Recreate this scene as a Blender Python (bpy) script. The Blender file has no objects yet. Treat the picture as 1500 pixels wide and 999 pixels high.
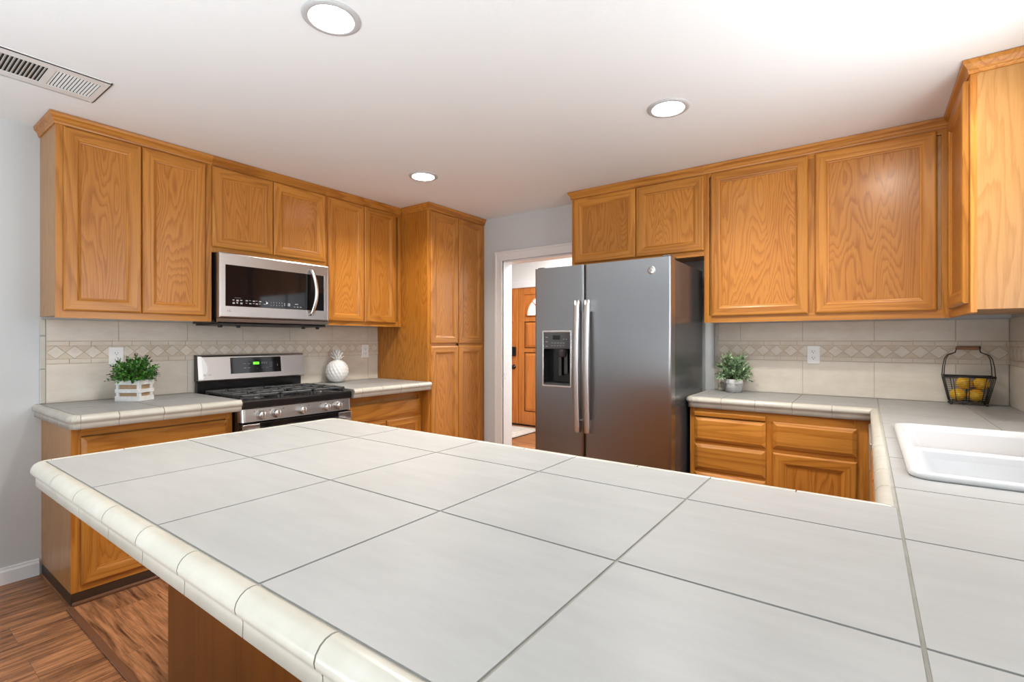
import bpy, bmesh, math, random
from mathutils import Vector, Matrix
random.seed(7)
SC = bpy.context.scene
COL = SC.collection

# ------------------------------------------------------------------ camera, world, big lights, exposure
cd = bpy.data.cameras.new('camera')
cam = bpy.data.objects.new('camera', cd); COL.objects.link(cam)
cam.location = (0, 0, 1.2584)
cam.rotation_euler = (math.radians(90), 0, math.radians(35.90))
cd.sensor_width = 36.0; cd.lens = 36.0 * 717.26 / 1500.0
cd.shift_y = -1.3 / 1500.0; cd.clip_start = 0.02
SC.camera = cam

w = bpy.data.worlds.new('world'); SC.world = w; w.use_nodes = True
bg = w.node_tree.nodes['Background']
bg.inputs[0].default_value = (0.93, 0.96, 1.0, 1); bg.inputs[1].default_value = 0.32

def area(name, loc, rot, sx, sy, watts, color):
    l = bpy.data.lights.new(name, 'AREA'); l.shape = 'RECTANGLE'; l.size = sx; l.size_y = sy
    l.energy = watts; l.color = color
    o = bpy.data.objects.new(name, l); COL.objects.link(o); o.location = loc; o.rotation_euler = rot
    return o
# daylight through the wide glazed opening of the family room behind the viewer
area('family_room_daylight', (-1.6, -2.9, 1.35), (math.radians(90), 0, 0), 3.6, 2.0, 4, (0.95, 0.97, 1.0))
# daylight through the window over the sink
area('sink_window_daylight', (0.70, 1.85, 1.62), (0, math.radians(106), 0), 1.0, 0.92, 18, (0.95, 0.97, 1.0))
# added unseen fill light at the ceiling over the sink, no fitting
sl = bpy.data.lights.new('sink_fill_light', 'AREA'); sl.shape = 'DISK'; sl.size = 0.13; sl.energy = 9; sl.color = (1.0, 0.95, 0.86)
so = bpy.data.objects.new('sink_fill_light', sl); COL.objects.link(so); so.location = (0.12, 2.25, 2.394)
# added upward fill panel behind the camera, brightens the ceiling
area('ceiling_bounce_fill', (-0.9, -1.4, 0.7), (math.radians(180 - 10), 0, 0), 1.6, 1.6, 88, (0.87, 0.945, 1.0))
# daylight of the entry hall
area('entry_daylight', (-2.4, 4.9, 2.55), (0, 0, 0), 2.0, 1.4, 90, (1.0, 0.98, 0.95))
LAMP = 600.0                                     # radiance of each ceiling lamp lens

SC.view_settings.view_transform = 'Standard'
SC.view_settings.look = 'None'
SC.view_settings.gamma = 1.0
SC.view_settings.use_curve_mapping = False
SC.view_settings.exposure = 0.44
SC.cycles.use_denoising = True
SC.cycles.max_bounces = 10
SC.cycles.diffuse_bounces = 6
SC.cycles.sample_clamp_indirect = 6.0
SC.cycles.caustics_reflective = False
SC.cycles.caustics_refractive = False

# ------------------------------------------------------------------ measured places (metres)
XS, YF, XR = -3.603, 3.617, 0.616       # stove wall, fridge wall, sink wall
CEIL, CT = 2.400, 0.914                 # ceiling, counter top
XU, XP, YU, XW = -3.287, -2.944, 3.342, 0.345   # cabinet faces
XB, YB = -3.035, 3.09                   # base cabinet faces
UB, UT = 1.372, 2.396                   # wall cabinets bottom / top
Y0, Y1, Y2, Y3 = 0.645, 1.366, 2.156, 2.889

# ------------------------------------------------------------------ materials
def new_mat(name):
    m = bpy.data.materials.new(name); m.use_nodes = True
    nt = m.node_tree; b = nt.nodes['Principled BSDF']
    return m, nt, b
def N(nt, typ, **kw):
    n = nt.nodes.new(typ)
    for k, v in kw.items():
        if k.startswith('i_'):
            key = k[2:]; key = int(key) if key.isdigit() else key.replace('_', ' ')
            n.inputs[key].default_value = v
        else: setattr(n, k, v)
    return n
def L(nt, a, ao, b, bi): nt.links.new(a.outputs[ao], b.inputs[bi])
def plain(name, col, rough=0.5, metal=0.0, spec=0.5, coat=0.0, emit=None, es=0.0):
    m, nt, b = new_mat(name)
    b.inputs['Base Color'].default_value = (*col, 1); b.inputs['Roughness'].default_value = rough
    b.inputs['Metallic'].default_value = metal; b.inputs['Specular IOR Level'].default_value = spec
    b.inputs['Coat Weight'].default_value = coat
    if emit: b.inputs['Emission Color'].default_value = (*emit, 1); b.inputs['Emission Strength'].default_value = es
    return m
def ramp(nt, stops, interp='LINEAR'):
    r = nt.nodes.new('ShaderNodeValToRGB'); cr = r.color_ramp; cr.interpolation = interp
    while len(cr.elements) < len(stops): cr.elements.new(0.5)
    for e, (p, c) in zip(cr.elements, stops): e.position = p; e.color = (*c, 1)
    return r
def oak(name, axis, light=(0.52, 0.215, 0.036), dark=(0.30, 0.095, 0.010), rings=9.0, cath=False, rough=0.33):
    """axis: grain direction 0/1/2; cathedral figure where cath."""
    m, nt, b = new_mat(name)
    tc = N(nt, 'ShaderNodeTexCoord'); oi = N(nt, 'ShaderNodeObjectInfo')
    off = N(nt, 'ShaderNodeVectorMath', operation='SCALE'); off.inputs[0].default_value = (7.3, 5.1, 3.7)
    L(nt, oi, 'Random', off, 'Scale')
    add = N(nt, 'ShaderNodeVectorMath', operation='ADD'); L(nt, tc, 'Object', add, 0); L(nt, off, 0, add, 1)
    s = [3.2, 3.2, 3.2]; s[axis] = 0.55 if cath else 0.22
    mp = N(nt, 'ShaderNodeMapping'); mp.inputs['Scale'].default_value = s; L(nt, add, 0, mp, 0)
    n1 = N(nt, 'ShaderNodeTexNoise', i_Scale=1.25, i_Detail=2.5, i_Roughness=0.45, i_Distortion=0.25); L(nt, mp, 0, n1, 'Vector')
    # fine pores
    s2 = [170, 170, 170]; s2[axis] = 4.5
    mp2 = N(nt, 'ShaderNodeMapping'); mp2.inputs['Scale'].default_value = s2; L(nt, add, 0, mp2, 0)
    n2 = N(nt, 'ShaderNodeTexNoise', i_Scale=1.0, i_Detail=2.0, i_Roughness=0.6); L(nt, mp2, 0, n2, 'Vector')
    s4 = [38, 38, 38]; s4[axis] = 3.0
    mp4 = N(nt, 'ShaderNodeMapping'); mp4.inputs['Scale'].default_value = s4; L(nt, add, 0, mp4, 0)
    n4 = N(nt, 'ShaderNodeTexNoise', i_Scale=1.0, i_Detail=3.0, i_Roughness=0.6); L(nt, mp4, 0, n4, 'Vector')
    mu = N(nt, 'ShaderNodeMath', operation='MULTIPLY'); mu.inputs[1].default_value = rings * (5.0 if cath else 2.4); L(nt, n1, 'Fac', mu, 0)
    jg = N(nt, 'ShaderNodeMath', operation='MULTIPLY_ADD'); jg.inputs[1].default_value = 1.5 if cath else 0.9; L(nt, n4, 'Fac', jg, 0); L(nt, mu, 0, jg, 2)
    fr = N(nt, 'ShaderNodeMath', operation='FRACT'); L(nt, jg, 0, fr, 0)
    r1 = ramp(nt, [(0.0, (0.0,)*3), (0.18, (0.95,)*3), (0.55, (0.85,)*3), (0.88, (0.25,)*3), (1.0, (0.0,)*3)]); L(nt, fr, 0, r1, 0)
    # broad tone drift
    n3 = N(nt, 'ShaderNodeTexNoise', i_Scale=1.6, i_Detail=1.0); L(nt, mp, 0, n3, 'Vector')
    m1 = N(nt, 'ShaderNodeMath', operation='MULTIPLY'); m1.inputs[1].default_value = 0.42; L(nt, r1, 0, m1, 0)
    m2 = N(nt, 'ShaderNodeMath', operation='MULTIPLY_ADD'); m2.inputs[1].default_value = 0.55; L(nt, n2, 'Fac', m2, 0); L(nt, m1, 0, m2, 2)
    m3 = N(nt, 'ShaderNodeMath', operation='MULTIPLY_ADD'); m3.inputs[1].default_value = 0.5; L(nt, n3, 'Fac', m3, 0); L(nt, m2, 0, m3, 2)
    cr = ramp(nt, [(0.34, dark), (0.98, light)]); L(nt, m3, 0, cr, 0)
    # each piece of timber has its own tone
    tv = N(nt, 'ShaderNodeMapRange'); tv.inputs[3].default_value = 0.90; tv.inputs[4].default_value = 1.08; L(nt, oi, 'Random', tv, 0)
    hs = N(nt, 'ShaderNodeHueSaturation'); L(nt, cr, 0, hs, 'Color'); L(nt, tv, 0, hs, 'Value')
    L(nt, hs, 0, b, 'Base Color')
    b.inputs['Roughness'].default_value = rough; b.inputs['Specular IOR Level'].default_value = 0.30
    b.inputs['Coat Weight'].default_value = 0.15; b.inputs['Coat Roughness'].default_value = 0.22
    bp = N(nt, 'ShaderNodeBump', i_Strength=0.06, i_Distance=0.002); L(nt, m2, 0, bp, 'Height'); L(nt, bp, 0, b, 'Normal')
    return m
OAKZ = oak('oak_upright_grain', 2); OAKX = oak('oak_grain_along_x', 0); OAKY = oak('oak_grain_along_y', 1)
OAKP = oak('oak_cathedral_panel', 2, light=(0.50, 0.20, 0.034), cath=True, rings=8)
VENEER = oak('oak_veneer_side', 2, light=(0.47, 0.235, 0.075), dark=(0.34, 0.15, 0.038), cath=True, rings=4)
FIR = oak('stained_entry_door', 2, light=(0.62, 0.22, 0.05), dark=(0.45, 0.13, 0.025), rings=5)

def mottled(name, c1, c2, scale=(6, 6, 6), rough=0.35, bump=0.0, detail=4, spec=0.5, per_face=None):
    m, nt, b = new_mat(name)
    tc = N(nt, 'ShaderNodeTexCoord'); mp = N(nt, 'ShaderNodeMapping'); mp.inputs['Scale'].default_value = scale
    L(nt, tc, 'Object', mp, 0)
    n = N(nt, 'ShaderNodeTexNoise', i_Scale=1.0, i_Detail=detail, i_Roughness=0.6); L(nt, mp, 0, n, 'Vector')
    r = ramp(nt, [(0.3, c1), (0.72, c2)]); L(nt, n, 'Fac', r, 0); L(nt, r, 0, b, 'Base Color')
    b.inputs['Roughness'].default_value = rough; b.inputs['Specular IOR Level'].default_value = spec
    if bump:
        bp = N(nt, 'ShaderNodeBump', i_Strength=bump, i_Distance=0.002); L(nt, n, 'Fac', bp, 'Height'); L(nt, bp, 0, b, 'Normal')
    return m
TILE = mottled('counter_tile', (0.305, 0.307, 0.302), (0.345, 0.347, 0.342), (5, 22, 5), 0.42, 0.03)
NOSE = mottled('edge_trim_tile', (0.44, 0.415, 0.355), (0.51, 0.485, 0.425), (9, 9, 9), 0.26)
GROUT = mottled('grout', (0.25, 0.235, 0.20), (0.31, 0.29, 0.255), (20, 20, 20), 0.9)
BTILE = mottled('backsplash_tile', (0.60, 0.535, 0.45), (0.68, 0.625, 0.545), (7, 7, 16), 0.38, 0.04)
BGROUT = plain('backsplash_grout', (0.50, 0.435, 0.35), 0.9)
LINER = mottled('liner_tile', (0.60, 0.525, 0.43), (0.68, 0.61, 0.52), (12, 12, 12), 0.45)
STONE_T = mottled('tan_stone', (0.55, 0.455, 0.345), (0.65, 0.56, 0.45), (25, 25, 25), 0.5, 0.05)
STONE_L = mottled('pale_stone', (0.62, 0.555, 0.47), (0.70, 0.64, 0.56), (25, 25, 25), 0.5, 0.05)

def painted(name, col, scale=170, strength=0.12, rough=0.75):
    m, nt, b = new_mat(name)
    b.inputs['Base Color'].default_value = (*col, 1); b.inputs['Roughness'].default_value = rough
    b.inputs['Specular IOR Level'].default_value = 0.25
    tc = N(nt, 'ShaderNodeTexCoord'); n = N(nt, 'ShaderNodeTexNoise', i_Scale=scale, i_Detail=3.0); L(nt, tc, 'Object', n, 'Vector')
    bp = N(nt, 'ShaderNodeBump', i_Strength=strength, i_Distance=0.003); L(nt, n, 'Fac', bp, 'Height'); L(nt, bp, 0, b, 'Normal')
    return m
WALL = painted('wall_paint', (0.58, 0.60, 0.605))
CEILM = painted('ceiling_paint', (0.845, 0.868, 0.872), 90, 0.12)
TRIM = plain('white_trim_paint', (0.78, 0.785, 0.79), 0.35)
def planks(name, along, c1, c2):
    m, nt, b = new_mat(name)
    tc = N(nt, 'ShaderNodeTexCoord'); mp = N(nt, 'ShaderNodeMapping')
    if along == 1: mp.inputs['Rotation'].default_value = (0, 0, math.radians(90))
    L(nt, tc, 'Object', mp, 0)
    br = N(nt, 'ShaderNodeTexBrick', offset=0.37); L(nt, mp, 0, br, 'Vector')
    br.inputs['Scale'].default_value = 1.0; br.inputs['Brick Width'].default_value = 1.2; br.inputs['Row Height'].default_value = 0.19
    br.inputs['Mortar Size'].default_value = 0.0006; br.inputs['Mortar Smooth'].default_value = 0.2
    br.inputs['Color1'].default_value = (0, 0, 0, 1); br.inputs['Color2'].default_value = (1, 1, 1, 1); br.inputs['Mortar'].default_value = (0.5, 0.5, 0.5, 1)
    sc = N(nt, 'ShaderNodeVectorMath', operation='SCALE'); sc.inputs['Scale'].default_value = 9.0; L(nt, br, 'Color', sc, 0)
    ad = N(nt, 'ShaderNodeVectorMath', operation='ADD'); L(nt, mp, 0, ad, 0); L(nt, sc, 0, ad, 1)
    mp2 = N(nt, 'ShaderNodeMapping'); mp2.inputs['Scale'].default_value = (3.0, 42, 1); L(nt, ad, 0, mp2, 0)
    n = N(nt, 'ShaderNodeTexNoise', i_Scale=1.0, i_Detail=6.0, i_Roughness=0.62, i_Distortion=0.6); L(nt, mp2, 0, n, 'Vector')
    mp3 = N(nt, 'ShaderNodeMapping'); mp3.inputs['Scale'].default_value = (9, 150, 1); L(nt, ad, 0, mp3, 0)
    n2 = N(nt, 'ShaderNodeTexNoise', i_Scale=1.0, i_Detail=3.0); L(nt, mp3, 0, n2, 'Vector')
    a = N(nt, 'ShaderNodeMath', operation='MULTIPLY_ADD'); a.inputs[1].default_value = 0.35; L(nt, n2, 'Fac', a, 0); L(nt, n, 'Fac', a, 2)
    r = ramp(nt, [(0.47, c1), (0.85, c2)]); L(nt, a, 0, r, 0)
    pv = N(nt, 'ShaderNodeMapRange'); pv.inputs[3].default_value = 0.90; pv.inputs[4].default_value = 1.08; L(nt, br, 'Color', pv, 0)
    hs = N(nt, 'ShaderNodeHueSaturation'); L(nt, r, 0, hs, 'Color'); L(nt, pv, 0, hs, 'Value')
    mx = N(nt, 'ShaderNodeMixRGB'); L(nt, br, 'Fac', mx, 0); L(nt, hs, 0, mx, 1); mx.inputs[2].default_value = (0.09, 0.04, 0.022, 1)
    L(nt, mx, 0, b, 'Base Color'); b.inputs['Roughness'].default_value = 0.38
    bp = N(nt, 'ShaderNodeBump', i_Strength=0.12, i_Distance=0.002); L(nt, a, 0, bp, 'Height'); L(nt, bp, 0, b, 'Normal')
    return m
PLANK_Y = planks('laminate_planks_along_y', 1, (0.045, 0.014, 0.006), (0.43, 0.19, 0.082))
PLANK_X = planks('laminate_planks_along_x', 0, (0.045, 0.014, 0.006), (0.43, 0.19, 0.082))
STRIPM = plain('dark_threshold', (0.13, 0.055, 0.028), 0.35)
TOEM = plain('dark_toe_kick', (0.045, 0.022, 0.012), 0.45)

def steel(name, col, rough, axis, stretch=140):
    m, nt, b = new_mat(name)
    b.inputs['Metallic'].default_value = 1.0
    tc = N(nt, 'ShaderNodeTexCoord'); mp = N(nt, 'ShaderNodeMapping')
    s = [stretch * 4] * 3; s[axis] = 2.0; mp.inputs['Scale'].default_value = s; L(nt, tc, 'Object', mp, 0)
    n = N(nt, 'ShaderNodeTexNoise', i_Scale=1.0, i_Detail=2.0); L(nt, mp, 0, n, 'Vector')
    c2 = tuple(c * 0.955 for c in col)
    r = ramp(nt, [(0.3, c2), (0.7, col)]); L(nt, n, 'Fac', r, 0); L(nt, r, 0, b, 'Base Color')
    mr = N(nt, 'ShaderNodeMapRange'); mr.inputs[3].default_value = rough * 0.95; mr.inputs[4].default_value = rough * 1.06; L(nt, n, 'Fac', mr, 0); L(nt, mr, 0, b, 'Roughness')
    b.inputs['Anisotropic'].default_value = 0.55
    if axis == 2: b.inputs['Anisotropic Rotation'].default_value = 0.25
    return m
STEEL_Y = steel('brushed_steel_along_y', (0.50, 0.48, 0.465), 0.30, 1)
SLATE = steel('dark_brushed_steel', (0.36, 0.362, 0.37), 0.28, 0)
SLATE_V = steel('dark_brushed_steel_handle', (0.62, 0.62, 0.62), 0.36, 2)
FSIDE = plain('dark_grey_enamel', (0.055, 0.058, 0.062), 0.22, 0.0, 0.6)
CHROME = plain('polished_metal', (0.74, 0.735, 0.72), 0.26, 1.0)
KNOBM = plain('knob_metal', (0.60, 0.585, 0.57), 0.34, 1.0)
HIGHLM = plain('backguard_highlight', (0.86, 0.86, 0.85), 0.5, 0.6)  # pale satin metal standing in for a highlight on the backguard
BLACKG = plain('black_glass', (0.006, 0.006, 0.007), 0.06, 0.0, 0.5)
BLACKE = plain('black_enamel', (0.010, 0.010, 0.011), 0.18, 0.0, 0.5)
BLACKP = plain('black_plastic', (0.018, 0.018, 0.019), 0.45)
GREYP = plain('dark_grey_plastic', (0.055, 0.056, 0.06), 0.35)
IRON = plain('cast_iron', (0.040, 0.042, 0.045), 0.45, 0.0, 0.6)
MARK = plain('white_printing', (0.62, 0.66, 0.70), 0.6)
MARKG = plain('grey_printing', (0.30, 0.31, 0.33), 0.6)
LEDG = plain('green_digits', (0.05, 0.5, 0.02), 0.5, emit=(0.12, 1.0, 0.02), es=1.6)
LEDW = plain('white_led', (0.7, 0.8, 0.9), 0.5, emit=(0.75, 0.88, 1.0), es=1.2)
PORC = plain('white_porcelain', (0.58, 0.58, 0.585), 0.18, 0.0, 0.5, 0.0)
CERAM = plain('white_ceramic', (0.80, 0.79, 0.77), 0.22, 0.0, 0.5)
OUTW = plain('outlet_plastic', (0.80, 0.795, 0.78), 0.35)
OUTD = plain('outlet_slot', (0.05, 0.035, 0.03), 0.6)
WIRE = plain('black_wire', (0.022, 0.022, 0.022), 0.4)
GRIP = mottled('wooden_grip', (0.20, 0.085, 0.045), (0.30, 0.14, 0.08), (40, 120, 120), 0.5)
LEMON = mottled('lemon_peel', (0.80, 0.42, 0.02), (0.88, 0.54, 0.05), (60, 60, 60), 0.4, 0.25)
SOIL = plain('dark_moss', (0.03, 0.028, 0.015), 0.9)
WHITEWOOD = mottled('whitewashed_wood', (0.62, 0.62, 0.61), (0.80, 0.80, 0.79), (40, 40, 40), 0.6)
KRAFT = mottled('brown_liner', (0.36, 0.23, 0.13), (0.46, 0.31, 0.19), (30, 30, 30), 0.8)
LEAF1 = plain('leaf_dark_green', (0.028, 0.12, 0.020), 0.45); LEAF2 = plain('leaf_green', (0.07, 0.26, 0.028), 0.45)
LEAF3 = plain('leaf_bright_green', (0.17, 0.42, 0.045), 0.45); LEAFT = plain('leaf_dark_tip', (0.065, 0.035, 0.03), 0.5)
SAGE1 = plain('sage_leaf', (0.22, 0.36, 0.17), 0.55); SAGE2 = plain('pale_sage_leaf', (0.44, 0.55, 0.36), 0.55); SAGE3 = plain('dark_sage_leaf', (0.12, 0.22, 0.10), 0.55)  # three sage tones picked at random per leaf
STEM = plain('plant_stem', (0.06, 0.09, 0.03), 0.6)
POTW = plain('white_pot_glaze', (0.78, 0.78, 0.77), 0.35); POTG = mottled('grey_stoneware', (0.30, 0.30, 0.305), (0.45, 0.45, 0.45), (70, 70, 160), 0.7, 0.4)
LENS = plain('lamp_lens', (0.9, 0.9, 0.9), 0.5, emit=(1.0, 0.95, 0.86), es=LAMP)
CANM = plain('lamp_reflector', (0.85, 0.85, 0.85), 0.35)
RINGM = plain('lamp_ring', (0.50, 0.50, 0.50), 0.4)  # white ring greyed, its shading put into the colour
VENTM = plain('vent_enamel', (0.74, 0.735, 0.715), 0.45)
VOID = plain('duct_shade', (0.012, 0.012, 0.011), 0.9)
RUGM = mottled('woven_rug', (0.40, 0.37, 0.33), (0.60, 0.57, 0.52), (9, 9, 9), 0.95, 0.3)
RUGB = plain('rug_border', (0.38, 0.34, 0.30), 0.95)
HALLW = painted('hall_paint', (0.74, 0.745, 0.745))
FANGL = plain('door_glass', (0.75, 0.8, 0.82), 0.05, 0.0, 0.5, emit=(0.9, 0.95, 1.0), es=0.55)
BRONZE = plain('dark_bronze', (0.020, 0.018, 0.017), 0.35, 0.6)
DWM = plain('dishwasher_panel', (0.50, 0.50, 0.50), 0.3, 0.6)

# ------------------------------------------------------------------ mesh builder
class MB:
    def __init__(s): s.bm = bmesh.new(); s.mats = []
    def mi(s, m):
        if m not in s.mats: s.mats.append(m)
        return s.mats.index(m)
    def face(s, pts, m, smooth=False):
        try: f = s.bm.faces.new([p if isinstance(p, bmesh.types.BMVert) else s.bm.verts.new(p) for p in pts])
        except ValueError: return
        f.material_index = s.mi(m); f.smooth = smooth; return f
    def hexa(s, c, m):
        """8 corners: bottom ring then top ring, counter-clockwise"""
        v = [s.bm.verts.new(p) for p in c]
        for q in ((3, 2, 1, 0), (4, 5, 6, 7), (0, 1, 5, 4), (1, 2, 6, 5), (2, 3, 7, 6), (3, 0, 4, 7)):
            s.face([v[i] for i in q], m)
        return v
    def box(s, x0, x1, y0, y1, z0, z1, m, bev=0.0, seg=2):
        x0, x1 = min(x0, x1), max(x0, x1); y0, y1 = min(y0, y1), max(y0, y1); z0, z1 = min(z0, z1), max(z0, z1)
        if bev <= 0:
            return s.hexa([(x0, y0, z0), (x1, y0, z0), (x1, y1, z0), (x0, y1, z0), (x0, y0, z1), (x1, y0, z1), (x1, y1, z1), (x0, y1, z1)], m)
        t = bmesh.new()
        bmesh.ops.create_cube(t, size=1.0)
        for v in t.verts: v.co = Vector(((x0 + x1) / 2 + v.co.x * (x1 - x0), (y0 + y1) / 2 + v.co.y * (y1 - y0), (z0 + z1) / 2 + v.co.z * (z1 - z0)))
        bmesh.ops.bevel(t, geom=t.edges[:], offset=min(bev, 0.49 * min(x1 - x0, y1 - y0, z1 - z0)), segments=seg, profile=0.5, affect='EDGES')
        s.merge(t, m)
    def merge(s, t, m, smooth=False, xf=None):
        mp = {}
        for v in t.verts: mp[v] = s.bm.verts.new(xf @ v.co if xf else v.co)
        k = s.mi(m)
        for f in t.faces:
            try: g = s.bm.faces.new([mp[v] for v in f.verts])
            except ValueError: continue
            g.material_index = k; g.smooth = smooth
        t.free()
    def obox(s, c, ax, ay, az, m):
        """box from centre and three half-axis vectors"""
        c, ax, ay, az = Vector(c), Vector(ax), Vector(ay), Vector(az)
        if ax.cross(ay).dot(az) < 0: ax = -ax
        return s.hexa([c - ax - ay - az, c + ax - ay - az, c + ax + ay - az, c - ax + ay - az, c - ax - ay + az, c + ax - ay + az, c + ax + ay + az, c - ax + ay + az], m)
    def lathe(s, prof, c, m, n=32, axis='z', smooth=True, caps=True):
        """prof: (r, h) pairs, revolved about an axis through c"""
        c = Vector(c); rings = []
        for r, h in prof:
            ring = []
            for i in range(n):
                a = 2 * math.pi * i / n; x, y = r * math.cos(a), r * math.sin(a)
                if axis == 'z': p = (x, y, h)
                elif axis == 'x': p = (h, x, y)
                else: p = (y, h, x)
                ring.append(s.bm.verts.new(c + Vector(p)))
            rings.append(ring)
        for a, b in zip(rings, rings[1:]):
            for i in range(n): s.face([a[i], a[(i + 1) % n], b[(i + 1) % n], b[i]], m, smooth)
        if caps and prof[0][0] > 1e-6: s.face(rings[0][::-1], m)
        if caps and prof[-1][0] > 1e-6: s.face(rings[-1], m)
    def tube(s, pts, r, m, n=8, closed=False, smooth=True):
        pts = [Vector(p) for p in pts]; rings = []
        k = len(pts); up = None
        for i, p in enumerate(pts):
            a = pts[(i - 1) % k] if (i > 0 or closed) else p
            b = pts[(i + 1) % k] if (i < k - 1 or closed) else p
            d = (b - a).normalized()
            if up is None: up = Vector((0, 0, 1)) if abs(d.z) < 0.9 else Vector((1, 0, 0))
            u = d.cross(up).normalized(); v = u.cross(d).normalized(); up = v
            rr = r[i] if isinstance(r, (list, tuple)) else r
            rings.append([s.bm.verts.new(p + (u * math.cos(2 * math.pi * j / n) + v * math.sin(2 * math.pi * j / n)) * rr) for j in range(n)])
        for i in range(k if closed else k - 1):
            a, b = rings[i], rings[(i + 1) % k]
            for j in range(n): s.face([a[j], a[(j + 1) % n], b[(j + 1) % n], b[j]], m, smooth)
        if not closed: s.face(rings[0][::-1], m); s.face(rings[-1], m)
    def ball(s, c, rx, ry, rz, m, u=16, v=10, xf=None):
        t = bmesh.new(); bmesh.ops.create_uvsphere(t, u_segments=u, v_segments=v, radius=1.0)
        for q in t.verts:
            p = Vector((q.co.x * rx, q.co.y * ry, q.co.z * rz))
            if xf: p = xf @ p
            q.co = p + Vector(c)
        s.merge(t, m, True)
    def build(s, name, parent=None, loc=None, smooth_angle=None):
        bmesh.ops.recalc_face_normals(s.bm, faces=s.bm.faces[:])
        me = bpy.data.meshes.new(name)
        o = bpy.data.objects.new(name, me); COL.objects.link(o)
        base = Vector((0, 0, 0))
        if parent is not None:
            p = parent
            while p is not None: base = base + p.location; p = p.parent
            o.parent = parent
        elif loc is not None:
            base = Vector(loc); o.location = base
        for v in s.bm.verts: v.co -= base
        s.bm.to_mesh(me); s.bm.free()
        for m in s.mats: me.materials.append(m)
        return o

def tag(o, label, cat, group=None):
    o['label'] = label; o['category'] = cat
    if group: o['group'] = group
    return o
def thing(name, loc, label, cat, group=None):
    o = bpy.data.objects.new(name, None); COL.objects.link(o); o.location = loc
    o.empty_display_size = 0.05
    return tag(o, label, cat, group)
def structure(o): o['kind'] = 'structure'; return o
def copy_tree(o, loc, label):
    r = o.copy(); COL.objects.link(r); r.location = loc; r['label'] = label
    for ch in o.children:
        c = ch.copy(); COL.objects.link(c); c.parent = r
        for g in ch.children:
            d = g.copy(); COL.objects.link(d); d.parent = c
    return r
def text_mesh(txt, size, xf, m, name, parent, depth=0.0006):
    cu = bpy.data.curves.new(name, 'FONT'); cu.body = txt; cu.size = size; cu.extrude = depth; cu.align_x = 'CENTER'; cu.align_y = 'CENTER'
    o = bpy.data.objects.new(name + '_curve', cu); COL.objects.link(o)
    dg = bpy.context.evaluated_depsgraph_get(); me = bpy.data.meshes.new_from_object(o.evaluated_get(dg))
    bpy.data.objects.remove(o); bpy.data.curves.remove(cu)
    me.transform(xf); me.materials.clear(); me.materials.append(m); me.name = name
    q = bpy.data.objects.new(name, me); COL.objects.link(q)
    base = Vector((0, 0, 0)); p = parent
    while p is not None: base = base + p.location; p = p.parent
    me.transform(Matrix.Translation(-base)); q.parent = parent
    return q

# planes facing into the room: (axis, plane, sign) ; a = the horizontal coordinate, b = height, o = out of the plane
def P(f, a, b, o=0.0):
    ax, pl, sg = f
    return (pl + sg * o, a, b) if ax == 'x' else (a, pl + sg * o, b)
def loops(mb, f, a0, a1, b0, b1, lp, mv, mh, cap=None, capmat=None):
    """concentric rectangles: lp = (inset, out) pairs; sides get mv, top and bottom mh"""
    rings = []
    for ins, out in lp:
        rings.append([mb.bm.verts.new(P(f, *q, out)) for q in ((a0 + ins, b0 + ins), (a1 - ins, b0 + ins), (a1 - ins, b1 - ins), (a0 + ins, b1 - ins))])
    for r, q in zip(rings, rings[1:]):
        for i in range(4):
            mb.face([r[i], r[(i + 1) % 4], q[(i + 1) % 4], q[i]], mh if i in (0, 2) else mv)
    if cap: mb.face(rings[-1], capmat)
    return rings
def oak_h(f): return OAKY if f[0] == 'x' else OAKX
def panel_door(parent, f, a0, a1, b0, b1, stile=0.057, label=None):
    mb = MB()
    loops(mb, f, a0, a1, b0, b1, [(0, 0.0), (0, 0.012), (0.004, 0.0165), (0.009, 0.019), (stile - 0.006, 0.019), (stile, 0.0165), (stile + 0.004, 0.012), (stile + 0.010, 0.0105), (stile + 0.013, 0.006)], OAKZ, oak_h(f))
    d = mb.build('door', parent)
    q = MB(); k = stile + 0.008
    loops(q, f, a0 + k, a1 - k, b0 + k, b1 - k, [(0, 0.002), (0, 0.0075)], OAKP, OAKP, True, OAKP)
    q.build('door_panel', d)
    return d
def drawer_front(parent, f, a0, a1, b0, b1, name='drawer'):
    mb = MB(); h = oak_h(f)
    loops(mb, f, a0, a1, b0, b1, [(0, 0.0), (0, 0.009), (0.005, 0.012), (0.020, 0.019), (0.021, 0.019)], h, h, True, h)
    return mb.build(name, parent)
def face_frame(mb, f, a0, a1, b0, b1, members, depth=0.02):
    """members: ('v', a0, a1, b0, b1) or ('h', ...) sticks lying in the face plane"""
    for k, p0, p1, q0, q1 in members:
        m = OAKZ if k == 'v' else oak_h(f)
        A = P(f, p0, q0, -depth); B = P(f, p1, q1, 0.0)
        mb.box(A[0], B[0], A[1], B[1], A[2], B[2], m)
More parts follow.
